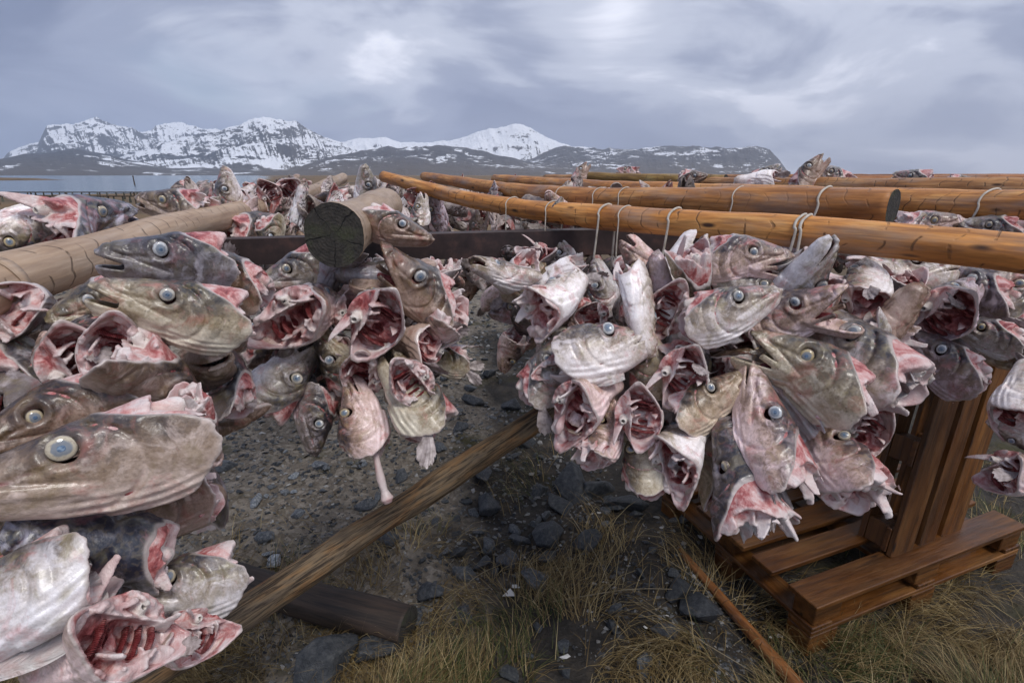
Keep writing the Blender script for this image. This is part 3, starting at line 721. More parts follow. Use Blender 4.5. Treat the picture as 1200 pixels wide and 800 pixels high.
# leaning strut and ground logs
def log_between(a, b, r0, r1, mat, name, label, ext=(0, 0), cat='log', rough=.12, bend=0.):
    a, b = Vector(a), Vector(b); d = b - a; a = a - d * ext[0]; b = b + d * ext[1]
    mid = (a + b) / 2 + Vector((0, 0, bend))
    me = tube(name, [(0, 0, 0), tuple(mid - a), tuple(b - a)], [r0, (r0 + r1) / 2, r1], M[mat], 22, 70, rough, len(label), True, M['log_end'])
    return tag(link(name, me, loc=a), label, cat)
log_between(at(160, 800, 1.34), at(655, 474, 1.86), .047, .041, 'strut_wood', 'brace_strut', 'weathered brown strut leaning diagonally across the foreground', (.40, .35), 'strut', .22)
g1, g2 = on_z(235, 668, .05), on_z(478, 735, .05)
log_between(g1, g2, .065, .075, 'dark_log', 'ground_log', 'dark rotten log lying on the gravel behind the leaning strut', (.05, 0))
s1, s2 = on_z(792, 640, .02), on_z(945, 815, .03)
o = log_between(s1, s2, .016, .026, 'log', 'ground_stick', 'thin ringed orange pole lying on the ground left of the pallets', (0, .1)); o.color = (.75, .55, .4, 1)

# ---------------------------------------------------------------- pallets
def box_mesh(name, sx, sy, sz, mat, bev=.003):
    bm = bmesh.new(); bmesh.ops.create_cube(bm, size=1, matrix=Matrix.Diagonal((sx, sy, sz, 1)))
    bmesh.ops.bevel(bm, geom=list(bm.edges), offset=bev, segments=1, affect='EDGES')
    return bm_mesh(name, bm, mat)
_boxes = {}
def board(parent, name, c, s, jit=.003):
    k = tuple(round(v, 3) for v in s)
    if s[1] > s[0] and s[1] > s[2]:  k2, rz, ry = (s[1], s[0], s[2]), math.pi / 2, 0
    elif s[2] > s[0] and s[2] > s[1]: k2, rz, ry = (s[2], s[1], s[0]), 0, math.pi / 2
    else: k2, rz, ry = tuple(s), 0, 0
    k2 = tuple(round(v, 3) for v in k2)
    if k2 not in _boxes: _boxes[k2] = box_mesh('board', *k2, M['timber'])
    o = link(name, _boxes[k2], parent, c); o.rotation_euler = (random.uniform(-1, 1) * jit, ry, rz + random.uniform(-1, 1) * jit)
    return o
def flat_pallet(loc, yaw, label):
    e = link('pallet', None, loc=loc, rot=(0, 0, yaw)); tag(e, label, 'pallet', 'wooden pallets')
    L, W = 1.22, .86
    for x in (.07, L / 2, L - .07):
        for y in (.05, W / 2, W - .05): board(e, 'block', (x, y, .045), (.14, .098, .088))
    for y in (.05, W / 2, W - .05): board(e, 'bottom_board', (L / 2, y, .1005), (L, .1, .020))
    for x in (.05, L / 2, L - .05): board(e, 'stringer_board', (x, W / 2, .121), (.1, W, .019))
    for x in (.075, L / 2, L - .075):
        for y in (.052, W / 2, W - .052): board(e, 'block', (x, y, .166), (.13, .09, .069))
    for y, wd in ((.062, .12), (.235, .10), (.385, .12), (.56, .12), (.78, .135)): board(e, 'deck_board', (L / 2 + random.uniform(-.008, .008), y, .2125), (L + .01, wd, .022))
    return e
pn = on_z(951, 742, .11); yaw = math.atan2(.36, .95)
flat_pallet((pn.x, pn.y, .0), yaw, 'wooden pallet lying flat on the grass')
def standing_pallet(loc, yaw, lean, label, W=.82, L=.92):
    e = link('pallet', None, loc=loc, rot=(lean[0], lean[1], yaw)); tag(e, label, 'pallet', 'wooden pallets')
    xs = np.linspace(.07, W - .07, max(3, int(W / .15)))
    for i, x in enumerate(xs): board(e, 'deck_board', (float(x), 0, L / 2), (.135 if i % 2 == 0 else .1, .022, L))
    for z in (.06, L / 2, L - .06): board(e, 'stringer_board', (W / 2, .0225, z), (W, .021, .1))
    for x in (.072, W / 2, W - .072):
        for z in (.06, L / 2, L - .06): board(e, 'block', (x, .074, z), (.13 if W > .6 else .09, .08, .098))
    for x in (.072, W / 2, W - .072): board(e, 'bottom_board', (x, .126, L / 2), (.1, .022, L))
    return e
sp = on_z(1040, 652, .225)
standing_pallet((sp.x, sp.y, .226), RD(22), (RD(-4), RD(11)), 'wooden pallet propped upright on the flat pallet', .46, .84)
sp2 = on_z(985, 600, .225)
standing_pallet((sp2.x - .05, sp2.y + .16, .226), RD(20), (RD(-5), 0), 'dark pallet standing behind the big bunch', .5, .7)

# ---------------------------------------------------------------- cords
def cord(pole_pts, t, poler, drop, label, sway=0., r=.0030, two=True):
    S = spline([tuple(at(*p)) for p in pole_pts], 200); i = int(np.argmin([abs(v[0] - 0) for v in [[0]]])) if False else int(t * 199)
    c = Vector(S[i]); ax = (Vector(S[min(i + 2, 199)]) - Vector(S[max(i - 2, 0)])).normalized()
    pe = ax.cross(Vector((0, 0, 1))).normalized()
    if pe.y > 0: pe = -pe                               # towards the viewer
    pr = poler + r; pts = [c + pe * pr * 1.0 + ax * sway + Vector((0, 0, -drop))]
    pts.append(c + pe * pr * 1.02 + ax * sway * .4 + Vector((0, 0, -drop * .5)))
    for a in np.linspace(RD(-5), RD(185), 9): pts.append(c + pe * (math.cos(a) * pr) + ax * (.004 * math.sin(a * 3)) + Vector((0, 0, math.sin(a) * pr)))
    pts.append(c - pe * pr * .9 + Vector((0, 0, -drop * .8)))
    o = link('cord', tube('cord', [tuple(p - c) for p in pts], [r, r], M['cord'], 7, 70), loc=c)
    return tag(o, label, 'cord', 'white cords over the poles')
def tpole(pole_pts, px):
    S = spline([tuple(at(*p)) for p in pole_pts], 200); best = 0; bd = 1e9
    for i, v in enumerate(S):
        q = Vector(v) - C0; x = 600 + FPX * q.dot(CR) / q.dot(CF)
        if abs(x - px) < bd: bd = abs(x - px); best = i
    return best / 199
for P, px, pr, dr, sw, lb in [
    (P1, 930, .0385, .22, .03, 'thick white cord over the nearest pole above the big bunch'),
    (P1, 946, .0385, .20, .0, 'white cord just right of the thickest cord on the nearest pole'),
    (P1, 711, .039, .22, .02, 'white cord over the nearest pole left of the big bunch'),
    (P1, 792, .039, .2, .02, 'white cord over the nearest pole at the left of the pale round head'),
    (P1, 735, .039, .12, .0, 'thin cord hanging between two thicker ones on the nearest pole'),
    (P1, 650, .039, .11, .0, 'cord tied below the grey scrap on the nearest pole'),
    (P1, 603, .037, .10, .0, 'thin cord where the nearest pole begins to bend'),
    (P2, 867, .047, .12, .02, 'cord over the second pole behind the big bunch'),
    (P2, 968, .049, .12, .03, 'white cord over the second pole near its sawn end'),
    (P2, 733, .044, .10, .0, 'thin cord over the second pole, middle'),
    (P2, 700, .043, .10, .0, 'thin cord over the second pole, left of the middle'),
    (P2, 660, .042, .10, .0, 'leftmost thin cord over the second pole'),
    (P3, 1160, .058, .15, .05, 'white cord over the third pole at the right edge')]:
    cord(P, tpole(P, px), pr, dr, lb, sw, .0034 if px in (930, 946, 711, 792, 968, 1160) else .0022)
# ---------------------------------------------------------------- cod head meshes
VAR = {}
HR = .011
for k, o in dict(c=dict(open=.02, flare=.05, seed=1, cut=1, shred=0), a=dict(open=.22, flare=.18, seed=12, cut=.8, shred=1),
                 o=dict(open=.5, flare=.2, seed=2, cut=.6, shred=2), w=dict(open=.95, flare=.35, seed=3, cut=1, shred=3),
                 f=dict(open=.2, flare=.5, seed=4, cut=1., shred=3, wall=.2), r=dict(open=.1, flare=.3, seed=6, cut=1, shred=13, wall=.3),
                 x=dict(open=.3, flare=.65, seed=7, cut=1.1, shred=6, wall=.25), n=dict(open=.12, flare=.0, seed=9, cut=.2, shred=4)).items():
    o.setdefault('wall', .26); VAR[k] = build_variant(o, HR)
for k, o in dict(lc=dict(open=.1, flare=.12, seed=21, cut=1, shred=0), lo=dict(open=.5, flare=.3, seed=22, cut=1, shred=3), lf=dict(open=.2, flare=.7, seed=23, cut=1, shred=4)).items():
    o.setdefault('wall', .26); VAR[k] = build_variant(o, .03)
def ball(name, u, v, mat):
    bm = bmesh.new(); bmesh.ops.create_uvsphere(bm, u_segments=u, v_segments=v, radius=1); return bm_mesh(name, bm, mat, True)
EYE, PUP = ball('eye', 18, 10, M['eye_white']), ball('pupil', 14, 8, M['eye_pupil'])
def flap_mesh(seed, ragged=.1):
    r = np.random.RandomState(seed); n, m = 40, 26; u = np.linspace(0, 1, n); v = np.linspace(-1, 1, m)
    U, W_ = np.meshgrid(u, v, indexing='ij')
    wd = (.14 + .12 * np.sin(np.clip(U * 1.25, 0, 1) * math.pi * .75)) * (1 - .35 * U ** 3)
    rag = ragged * (fbm(W_ * 3.1 + seed, W_ * 0 + seed * 1.7, 3) - .4)
    X = -U * (.62 + rag); Y = W_ * wd; Z = .035 * np.sin(W_ * 7 + U * 2 + seed) * (.3 + U) + .018 * np.sin(W_ * 15 + U * 3) - .10 * (W_ ** 2) + .08 * np.sin(U * 3)
    me = grid_mesh('belly_flap', np.concatenate([X, X[:, ::-1]], 1), np.concatenate([Y, Y[:, ::-1]], 1), np.concatenate([Z, Z[:, ::-1] - .012], 1), M['belly_white'])
    return me
FLAPS = [flap_mesh(3), flap_mesh(8, .35)]
def fin_mesh(seed):
    n, m = 16, 29; u = np.linspace(0, 1, n); v = np.linspace(-1, 1, m); U, W_ = np.meshgrid(u, v, indexing='ij')
    a = W_ * .38 + .1 * np.sin(U * 3 + seed); L = .40 * (1 - .45 * W_ ** 2) * (1 + .035 * np.sin(W_ * 17 + seed) + .03 * np.sin(W_ * 41))
    X = -U * L * np.cos(a); Z = U * L * np.sin(a); Y = .006 * np.cos(W_ * 38) * U + .05 * U * U * np.sin(seed) + .02 * np.sin(W_ * 4 + seed) * U
    return grid_mesh('pectoral_fin', np.concatenate([X, X[:, ::-1]], 1), np.concatenate([Y, Y[:, ::-1] - .006], 1), np.concatenate([Z, Z[:, ::-1]], 1), M['fin'])
VFL = dict(c=.05, a=.18, o=.2, w=.35, f=.5, r=.3, x=.65, n=0)
FINS = [fin_mesh(1), fin_mesh(4)]
TINT = dict(n=(1.02, .88, .78, .9), pale=(1.42, 1.4, 1.4, 1), grey=(1.18, 1.2, 1.24, .95), olive=(1.1, 1.06, .86, .95), tan=(1.15, 1.0, .78, 1), brown=(.78, .60, .50, .85),
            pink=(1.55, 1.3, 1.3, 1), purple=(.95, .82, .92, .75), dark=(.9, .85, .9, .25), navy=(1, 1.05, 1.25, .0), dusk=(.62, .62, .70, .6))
def head(loc, q, size, var, tint, label, group=None, flap=None, scl=(1, 1, 1), lod=0, rnd=None):
    v = VAR[var]
    if lod == 2:
        e = link('cod_head', v['skin'], loc=loc)
    else: e = link('cod_head', None, loc=loc)
    e.empty_display_size = .05 if lod != 2 else 1
    e.rotation_mode = 'QUATERNION'; e.rotation_quaternion = q; e.scale = tuple(size * s for s in scl)
    e.color = tint
    tag(e, label, 'fish head', group)
    if lod == 2: return e
    for nm, k in (('head_skin', 'skin'), ('flesh', 'flesh'), ('gill_arches', 'gill')):
        o = link(nm, v[k], e); o.color = tint
    for y in v['eyes']:
        sg = 1 if y > 0 else -1
        es = random.uniform(.85, 1.06)
        o = link('eye', EYE, e, (EX, y - sg * random.uniform(.020, .028), EZ)); o.scale = (.056 * es, .030, .056 * es)
        if lod == 0:
            p = link('pupil', PUP, o, (.0, sg * .42, 0)); p.scale = (.58, .60, .58)
    if lod < 2 and var not in ('lc', 'lo', 'lf') and random.random() < .25:
        for sg in random.choice([(1,), (-1,), (1, -1)]):
            o = link('pectoral_fin', random.choice(FINS), e, (-.34, sg * (.19 + .1 * VFL[var]), -.10)); o.rotation_euler = (random.uniform(-.5, .5), random.uniform(-.6, .5), sg * random.uniform(-.5, .1)); o.scale = (1, 1, 1)
    if flap is not None:
        k, fx, fz, fr, fs = flap
        o = link('belly_flap', FLAPS[k], e, (fx, 0, fz)); o.rotation_euler = (fr[0], fr[1], fr[2]); o.scale = (fs, fs, fs)
    return e
def orient(px, py, ang, side, roll, pitch):
    ray = (at(px, py, 1) - C0).normalized(); back = -ray
    r = ray.cross(Vector((0, 0, 1))).normalized(); u = r.cross(ray)
    a = RD(ang); xd = r * math.cos(a) + u * math.sin(a); zd = (-r * math.sin(a) + u * math.cos(a)) * side
    ro = RD(roll); zd = (zd * math.cos(ro) + back * math.sin(ro)).normalized()
    pi_ = RD(pitch); axis_ = xd.cross(back)
    rot = Matrix.Rotation(pi_, 3, axis_); xd = rot @ xd; zd = rot @ zd
    yd = zd.cross(xd)
    return Matrix((xd, yd, zd)).transposed().to_quaternion()
def hero(px, py, ln, d, ang, side, roll, pitch, var, tint, label, flap=None, scl=(1, 1, 1)):
    if ln < 250: ln *= .88
    scl = (scl[0] * .95, scl[1], scl[2] * 1.06)
    return head(at(px, py, d), orient(px, py, ang, side, roll, pitch), ln * d / FPX, var, TINT[tint], label, None, flap, scl)
H = [
 # left edge bunch
 (112, 538, 262, .62, 182, -1, 4, -4, 'c', 'n', 'largest brown mottled head in profile with a blue eye, at the left edge', None, (1.05, .8, .9)),
 (112, 640, 215, .66, 138, -1, 68, 22, 'n', 'navy', 'blue black head with a shiny back below the largest head'),
 (212, 685, 165, .74, 172, -1, 6, 2, 'a', 'grey', 'grey spotted gill cover poking right at the lower left'),
 (10, 712, 235, .56, 190, -1, -35, -10, 'a', 'grey', 'head with a long white belly flap at the bottom left corner', (0, .22, -.12, (.8, -.05, .05), 1.0)),
 (110, 752, 190, .60, 165, -1, -20, -48, 'x', 'pink', 'pink torn head with open flesh at the bottom left'),
 (205, 742, 120, .68, 150, -1, 10, -55, 'f', 'pink', 'small pink torn opening below the grey spotted gill cover'),
 (-22, 632, 190, .60, 95, 1, 12, 0, 'c', 'tan', 'yellowish head cut by the left edge below the largest head'),
 (62, 498, 195, .74, 186, -1, 8, 6, 'o', 'brown', 'brown head with a gaping mouth just above the largest head'),
 (186, 452, 178, .82, -58, 1, 12, -14, 'f', 'n', 'head with black back diving down right above the largest head'),
 (78, 418, 150, .86, 110, 1, 10, -66, 'f', 'pink', 'round pink hollow opening facing out under the thick left pole'),
 (148, 402, 140, .86, 60, -1, 10, -58, 'x', 'pink', 'torn pink opening with an orange flap beside the round hollow one'),
 (118, 352, 125, .97, 200, -1, 20, 0, 'c', 'olive', 'grey green gill cover tucked under the thick left pole'),
 (200, 304, 160, .92, 174, -1, 8, 6, 'a', 'dusk', 'upper dark grey profile touching the thick left pole'),
 (208, 360, 188, .84, 160, -1, 8, 4, 'a', 'olive', 'olive head with long closed jaws below the upper profile', None, (1.02, .9, .9)),
 (268, 322, 130, 1.02, 140, -1, 20, -10, 'c', 'brown', 'brown rounded head behind the two profiles on the left'),
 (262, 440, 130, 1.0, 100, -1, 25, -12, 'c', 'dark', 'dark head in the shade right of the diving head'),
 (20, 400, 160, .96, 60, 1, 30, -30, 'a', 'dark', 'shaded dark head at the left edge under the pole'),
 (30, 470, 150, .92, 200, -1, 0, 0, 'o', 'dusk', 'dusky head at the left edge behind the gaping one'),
 (232, 505, 120, .80, -70, 1, 20, -30, 'r', 'pink', 'ragged red end hanging right of the largest head'),
 (190, 600, 150, .80, 190, -1, -10, -10, 'o', 'brown', 'brown shaded jaw under the largest head'),
 # lying on and behind the left pole
 (100, 258, 138, 1.36, 8, 1, 20, -32, 'f', 'navy', 'dark blue head lying open on its side on the left rack'),
 (18, 275, 110, 1.3, 190, 1, 10, 0, 'c', 'pale', 'pale head at the left edge beyond the thick pole'),
 (205, 240, 92, 1.85, 170, -1, 15, -20, 'f', 'n', 'grey and pink head with slit gill lying beyond the thick pole'),
 (265, 224, 66, 2.2, 80, 1, 20, 10, 'c', 'pale', 'silvery rounded head standing up beyond the thick pole'),
 (312, 224, 52, 2.45, 120, 1, 0, -70, 'f', 'pink', 'small pink hollow head by the far end of the thick pole'),
 (344, 221, 58, 2.5, 40, -1, 0, -55, 'x', 'brown', 'dark red hollow head beside the slim pale pole'),
 (430, 219, 60, 2.35, 95, -1, 25, 12, 'c', 'grey', 'grey rounded head standing above the mossy pole end'),
 (300, 268, 90, 2.1, 10, 1, 30, -20, 'f', 'n', 'pink and grey head just above the steel beam, left of the mossy pole end'),
 # bunch under the mossy pole end
 (464, 266, 108, 1.32, -25, 1, 6, 8, 'c', 'brown', 'reddish brown head with blue eye lying beside the mossy pole end', None, (1, .9, .85)),
 (486, 330, 138, 1.30, 128, -1, 10, 22, 'w', 'brown', 'brown head with dark folded lips below the reddish one'),
 (346, 318, 108, 1.40, 203, -1, 10, 4, 'a', 'grey', 'grey head in profile facing left beside the mossy pole end'),
 (366, 362, 130, 1.28, 10, 1, -10, -58, 'x', 'pink', 'left of two open pink hollows under the mossy pole end'),
 (442, 362, 132, 1.26, 62, 1, 5, -62, 'f', 'pale', 'right of two open pink hollows under the mossy pole end'),
 (505, 380, 108, 1.36, 205, -1, 15, -34, 'r', 'pink', 'pink ragged opening pointing right over the dark gravel'),
 (335, 446, 128, 1.30, 48, -1, 10, 2, 'a', 'grey', 'pale grey head with white eye at the left of the middle bunch'),
 (396, 425, 112, 1.34, 112, 1, 10, 2, 'c', 'olive', 'green grey head in the centre of the middle bunch'),
 (432, 425, 100, 1.33, 70, -1, 5, -48, 'x', 'pink', 'red torn flesh in the centre of the middle bunch'),
 (372, 490, 100, 1.33, 255, 1, 20, 4, 'c', 'dark', 'small dark brown head at the bottom of the middle bunch'),
 (420, 490, 118, 1.28, 95, 1, -10, -4, 'n', 'pink', 'pink striped head with a strip of gut dangling below it'),
 (486, 462, 136, 1.25, 118, -1, -12, -8, 'a', 'olive', 'yellow green gill cover at the bottom right of the middle bunch'),
 (476, 440, 100, 1.23, 135, -1, -10, -58, 'x', 'pink', 'red opening in front of the yellow green gill cover'),
 (520, 420, 80, 1.42, 170, -1, 10, 0, 'c', 'olive', 'thin grey jaw sticking out right of the middle bunch'),
 # bunch behind, right of the gap
 (612, 328, 78, 1.72, 30, 1, 8, 4, 'c', 'olive', 'green grey head hanging left of the white strip by the gap'),
 (604, 364, 74, 1.75, 190, -1, 8, 0, 'c', 'purple', 'purple grey head at the edge of the gap'),
 (652, 336, 96, 1.65, 205, 1, -40, 0, 'a', 'pale', 'pale head with white belly strip beside the upright pointed head', (0, .05, -.18, (0, .1, 0), .9)),
 (650, 376, 88, 1.66, 80, 1, -20, -30, 'f', 'pink', 'folded pink head below the white belly strip'),
 (703, 338, 84, 1.60, 98, 1, 8, 6, 'c', 'grey', 'grey head pointing straight up beside the big bunch'),
 (673, 372, 66, 1.58, 60, 1, 0, -58, 'x', 'pink', 'small red hollow left of the upright pointed head'),
 (752, 312, 92, 1.55, 128, 1, 10, 8, 'a', 'pink', 'pinkish grey head tipped up left under the nearest pole'),
 (600, 412, 70, 1.72, 250, 1, 10, -35, 'r', 'pink', 'ragged pink head at the lower edge of the gap'),
 (660, 300, 70, 1.9, 100, 1, 10, 0, 'c', 'grey', 'blue grey head just under the steel beam'),
 # big bunch in front
 (797, 328, 138, 1.24, 72, -1, -12, -12, 'f', 'pale', 'pale round head with its red gill opening turned down'),
 (787, 358, 100, 1.16, 80, -1, -10, -66, 'x', 'pink', 'red hollow just left of the large smooth head'),
 (706, 408, 150, 1.08, 18, 1, -22, -6, 'n', 'pale', 'long white bellied head pointing right on the left of the big bunch', (0, .12, -.2, (1.15, .05, 0), .6)),
 (640, 432, 118, 1.14, 60, 1, 15, -6, 'c', 'grey', 'grey gill cover at the left tip of the big bunch'),
 (690, 462, 120, 1.08, 40, 1, -25, -48, 'x', 'pink', 'red combed gills under the long white bellied head'),
 (757, 424, 116, 1.13, 108, 1, 12, 4, 'c', 'olive', 'dark olive head with round eye in the middle of the big bunch'),
 (853, 362, 142, 1.03, 22, 1, 4, -12, 'c', 'pale', 'large smooth grey head facing right below the nearest pole', None, (1, .85, .98)),
 (872, 304, 120, 1.16, 8, 1, 10, -4, 'o', 'pink', 'head with red open mouth pressed under the nearest pole', (1, .2, -.1, (0, 3.0, 0), .6)),
 (936, 362, 128, 1.08, 35, 1, 8, 26, 'w', 'pink', 'open folded mouth right of the large smooth head'),
 (945, 436, 172, .98, 150, -1, 4, 2, 'o', 'olive', 'green grey head with a long open jaw at the centre of the big bunch', (0, .16, -.27, (1.35, -.12, 0), .85)),
 (1008, 412, 178, 1.06, 145, -1, 12, -16, 'a', 'pale', 'long white fibrous head reaching out at the right of the big bunch', (0, .10, .0, (1.2, .06, 0), .85)),
 (900, 500, 182, .97, 112, -1, 8, -4, 'r', 'pink', 'pink long head pointing up at the bottom of the big bunch', None, (1, .85, .85)),
 (980, 532, 150, 1.0, 128, -1, -10, -20, 'r', 'pink', 'ragged pink shreds at the lower right of the big bunch'),
 (868, 556, 160, .97, 118, -1, 66, -4, 'r', 'dark', 'dark purple head with a torn white end at the bottom of the big bunch', (1, -.10, -.05, (.2, -.05, 0), .62)),
 (828, 468, 120, 1.03, 40, 1, 6, -10, 'a', 'tan', 'tan head with white cut edge in the lower middle of the big bunch'),
 (802, 428, 112, 1.07, 70, 1, 0, -64, 'f', 'pale', 'pale round hollow below the large smooth head'),
 (744, 480, 106, 1.06, 100, 1, 5, -70, 'f', 'pink', 'round pink hollow at the lower left of the big bunch'),
 (706, 506, 100, 1.08, 75, 1, 10, -25, 'r', 'pink', 'pointed pink shreds at the lower left of the big bunch'),
 (752, 538, 112, 1.08, 96, 1, -6, -10, 'c', 'olive', 'green grey gill cover hanging lowest at the left of the big bunch'),
 (800, 520, 118, 1.04, 60, 1, -40, -42, 'x', 'pale', 'brown combed gills with a pale fan at the bottom of the big bunch', (1, -.05, -.12, (.3, .2, 0), .55)),
 # right edge
 (1116, 354, 118, 1.20, 62, 1, 5, -58, 'f', 'purple', 'purple edged hollow under the nearest pole at the right'),
 (1142, 336, 116, 1.30, 150, -1, 20, 0, 'c', 'purple', 'purple grey back behind the purple edged hollow'),
 (1156, 390, 90, 1.22, 172, -1, 16, 0, 'c', 'grey', 'silver gill cover below the purple edged hollow'),
 (1106, 422, 122, 1.16, 152, -1, 10, -4, 'c', 'purple', 'purple head with blue eye above the upright pallet'),
 (1180, 340, 110, 1.28, 100, -1, 0, 0, 'a', 'pale', 'pale head at the right edge under the nearest pole'),
 (1204, 462, 110, .98, 95, -1, -10, -30, 'f', 'pale', 'pale folded head at the right edge beside the pallet'),
 (1204, 552, 100, .98, 20, 1, -20, -40, 'f', 'pink', 'lowest pink head cut by the right edge'),
 (1200, 508, 80, 1.0, 170, 1, -30, 0, 'c', 'grey', 'thin pale jaw between the two heads at the right edge'),
 (1058, 322, 120, 1.34, 10, 1, -30, -20, 'r', 'pale', 'pale torn head under the nearest pole right of the big bunch'),
 # loose on top of the poles
 (886, 214, 56, 2.9, 175, 1, -50, 0, 'a', 'pale', 'white bellied head lying on the poles above the sawn pole'),
 (948, 204, 60, 3.2, 60, 1, 0, -20, 'x', 'brown', 'torn brown head standing on the far poles right of centre'),
 (975, 206, 54, 3.3, 150, -1, 10, 0, 'f', 'pale', 'pale torn head beside the torn brown one on the far poles'),
 (897, 203, 40, 3.4, 30, 1, 10, 0, 'a', 'grey', 'small grey head above the white bellied one on the poles'),
 (811, 207, 40, 3.9, 0, 1, 20, 0, 'c', 'brown', 'small dark head on the far poles below the headland'),
 (681, 203, 34, 4.2, 60, 1, 0, -20, 'x', 'brown', 'tiny brown head on the tip of the greenish pole'),
 (736, 202, 34, 4.6, 170, -1, 0, -20, 'f', 'pink', 'tiny pink head on the far pole under the headland'),
 (1070, 208, 48, 3.3, 175, -1, 20, 0, 'a', 'grey', 'grey head lying on the far poles at the right'),
 (1126, 212, 34, 3.2, 0, 1, 20, -20, 'a', 'brown', 'small brown head on the far poles near the right edge'),
 (962, 264, 86, 1.75, 178, -1, 25, 0, 'a', 'pale', 'pale head squeezed below the sawn pole end'),
 (1085, 264, 80, 1.75, 10, 1, 15, -10, 'f', 'pink', 'pinkish head between the nearest and third poles'),
 (1165, 268, 78, 1.65, 175, -1, 20, 0, 'c', 'grey', 'grey head between the poles at the right edge'),
 (492, 247, 48, 2.25, 80, 1, 10, -10, 'a', 'pale', 'pale head hanging round the bend of the nearest pole'),
 (653, 241, 26, 1.82, 60, 1, 10, 0, 'n', 'grey', 'small grey scrap of head tied on the nearest pole'),
]
for h in H: hero(*h)
# strip of gut under the middle bunch
g0 = at(436, 505, 1.26); gp = [Vector((0, 0, 0)), at(440, 530, 1.25) - g0, at(446, 560, 1.25) - g0, at(452, 580, 1.25) - g0, at(455, 589, 1.25) - g0]
tag(link('gut_strip', tube('gut_strip', [tuple(p) for p in gp], [.008, .009, .007, .011, .009, .017, .010], M['cod_shred'], 12, 40, .25, 4), loc=g0), 'pink strip of gut dangling under the middle bunch', 'fish gut')
g0 = at(664, 470, 1.06); gp = [Vector((0, 0, 0)), at(660, 486, 1.06) - g0, at(656, 498, 1.05) - g0, at(654, 508, 1.05) - g0]
tag(link('gut_strip', tube('gut_strip', [tuple(p) for p in gp], [.006, .004, .007, .009, .005], M['cod_shred'], 10, 30, .3, 5), loc=g0), 'thin pale strip of gut under the left tip of the big bunch', 'fish gut')

# heads half hidden inside the bunches
def rq(): 
    q = Quaternion((random.gauss(0, 1), random.gauss(0, 1), random.gauss(0, 1), random.gauss(0, 1))); q.normalize(); return q
tk = list(TINT)
placed = []
TW = dict(n='mottled', pale='pale', grey='grey', olive='olive', tan='tan', brown='brown', pink='pinkish', purple='purplish', dark='dark', navy='blue black', dusk='dusky')
VW = dict(c='closed', a='closed', n='slim', o='gaping', w='gaping', f='hollow', x='hollow', r='ragged', lc='closed', lo='gaping', lf='hollow')
NUM = ['first', 'second', 'third', 'fourth', 'fifth', 'sixth', 'seventh', 'eighth', 'ninth', 'tenth', 'eleventh', 'twelfth']
def fill(n, box, dr, size, where, group, wts, vars_='caofrxn', lod=1, test=None, mind=.42):
    k = tries = 0; made = {}
    while k < n and tries < n * 60:
        tries += 1
        px, py, d = random.uniform(box[0], box[2]), random.uniform(box[1], box[3]), random.uniform(*dr)
        if test and not test(px, py, d): continue
        s = random.uniform(*size); p = at(px, py, d)
        if any((p - q).length < mind * (s + t) * .5 for q, t in placed): continue
        placed.append((p, s)); k += 1
        v = random.choice(vars_); t = random.choices(list(wts), list(wts.values()))[0]
        o = head(p, rq(), s, v, TINT[t], '', group, lod=lod, scl=(random.uniform(.9, 1.15), random.uniform(.75, 1.1), random.uniform(.8, 1.1)))
        made.setdefault(f'{TW[t]} {VW[v]} head {where}', []).append((px, o))
    for lb, L in made.items():
        L.sort(key=lambda e: e[0])
        for i, (_, o) in enumerate(L):
            o['label'] = lb if len(L) == 1 else lb + (', left one' if i == 0 else ', right one') if len(L) == 2 else f'{lb}, {NUM[i]} from left'
W1 = dict(n=2, pale=4, grey=4, olive=2, tan=1, brown=2, pink=4, purple=2, dark=2, navy=1, dusk=2)
WD = dict(n=2, brown=4, dusk=4, dark=4, navy=1, purple=2, pink=1)  # brown and dark heads; these tints put deep gap shade into the colour
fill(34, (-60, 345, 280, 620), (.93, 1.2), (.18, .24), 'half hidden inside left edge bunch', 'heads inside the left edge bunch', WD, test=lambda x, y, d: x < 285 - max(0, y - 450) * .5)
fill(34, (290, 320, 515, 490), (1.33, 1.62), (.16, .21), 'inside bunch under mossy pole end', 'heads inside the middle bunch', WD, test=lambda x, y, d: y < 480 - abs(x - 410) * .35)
fill(78, (650, 330, 1050, 560), (1.09, 1.5), (.155, .21), 'half hidden inside big front bunch', 'heads inside the big front bunch', W1, test=lambda x, y, d: y < 575 - abs(x - 850) * .55 and y > 330)
fill(26, (1050, 318, 1280, 430), (1.3, 1.75), (.2, .26), 'half hidden below nearest pole at right edge', 'heads inside the right edge bunch', W1)
fill(36, (570, 300, 780, 450), (1.55, 2.2), (.17, .22), 'between the gap and the big bunch', 'heads inside the bunch by the gap', W1, test=lambda x, y, d: y < 400 + (x - 600) * .3 and x > 570 + (y - 300) * .2)
fill(12, (270, 290, 640, 332), (2.3, 3.0), (.2, .25), 'hanging below and beyond steel beam', 'heads hanging just beyond the steel beam', W1, vars_=['lc', 'lo', 'lf'])
fill(14, (0, 255, 330, 300), (1.5, 2.4), (.2, .26), 'lying beyond the thick left pole', 'heads beyond the thick left pole', W1, test=lambda x, y, d: y > 262 - (x - 120) * .09)
fill(24, (285, 226, 700, 275), (2.1, 3.6), (.19, .25), 'massed above and beyond steel beam', 'heads massed beyond the steel beam', W1, vars_=['lc', 'lo', 'lf'])
fill(18, (880, 255, 1260, 300), (1.6, 2.6), (.2, .26), 'hanging between right hand poles', 'heads between the right hand poles', W1)
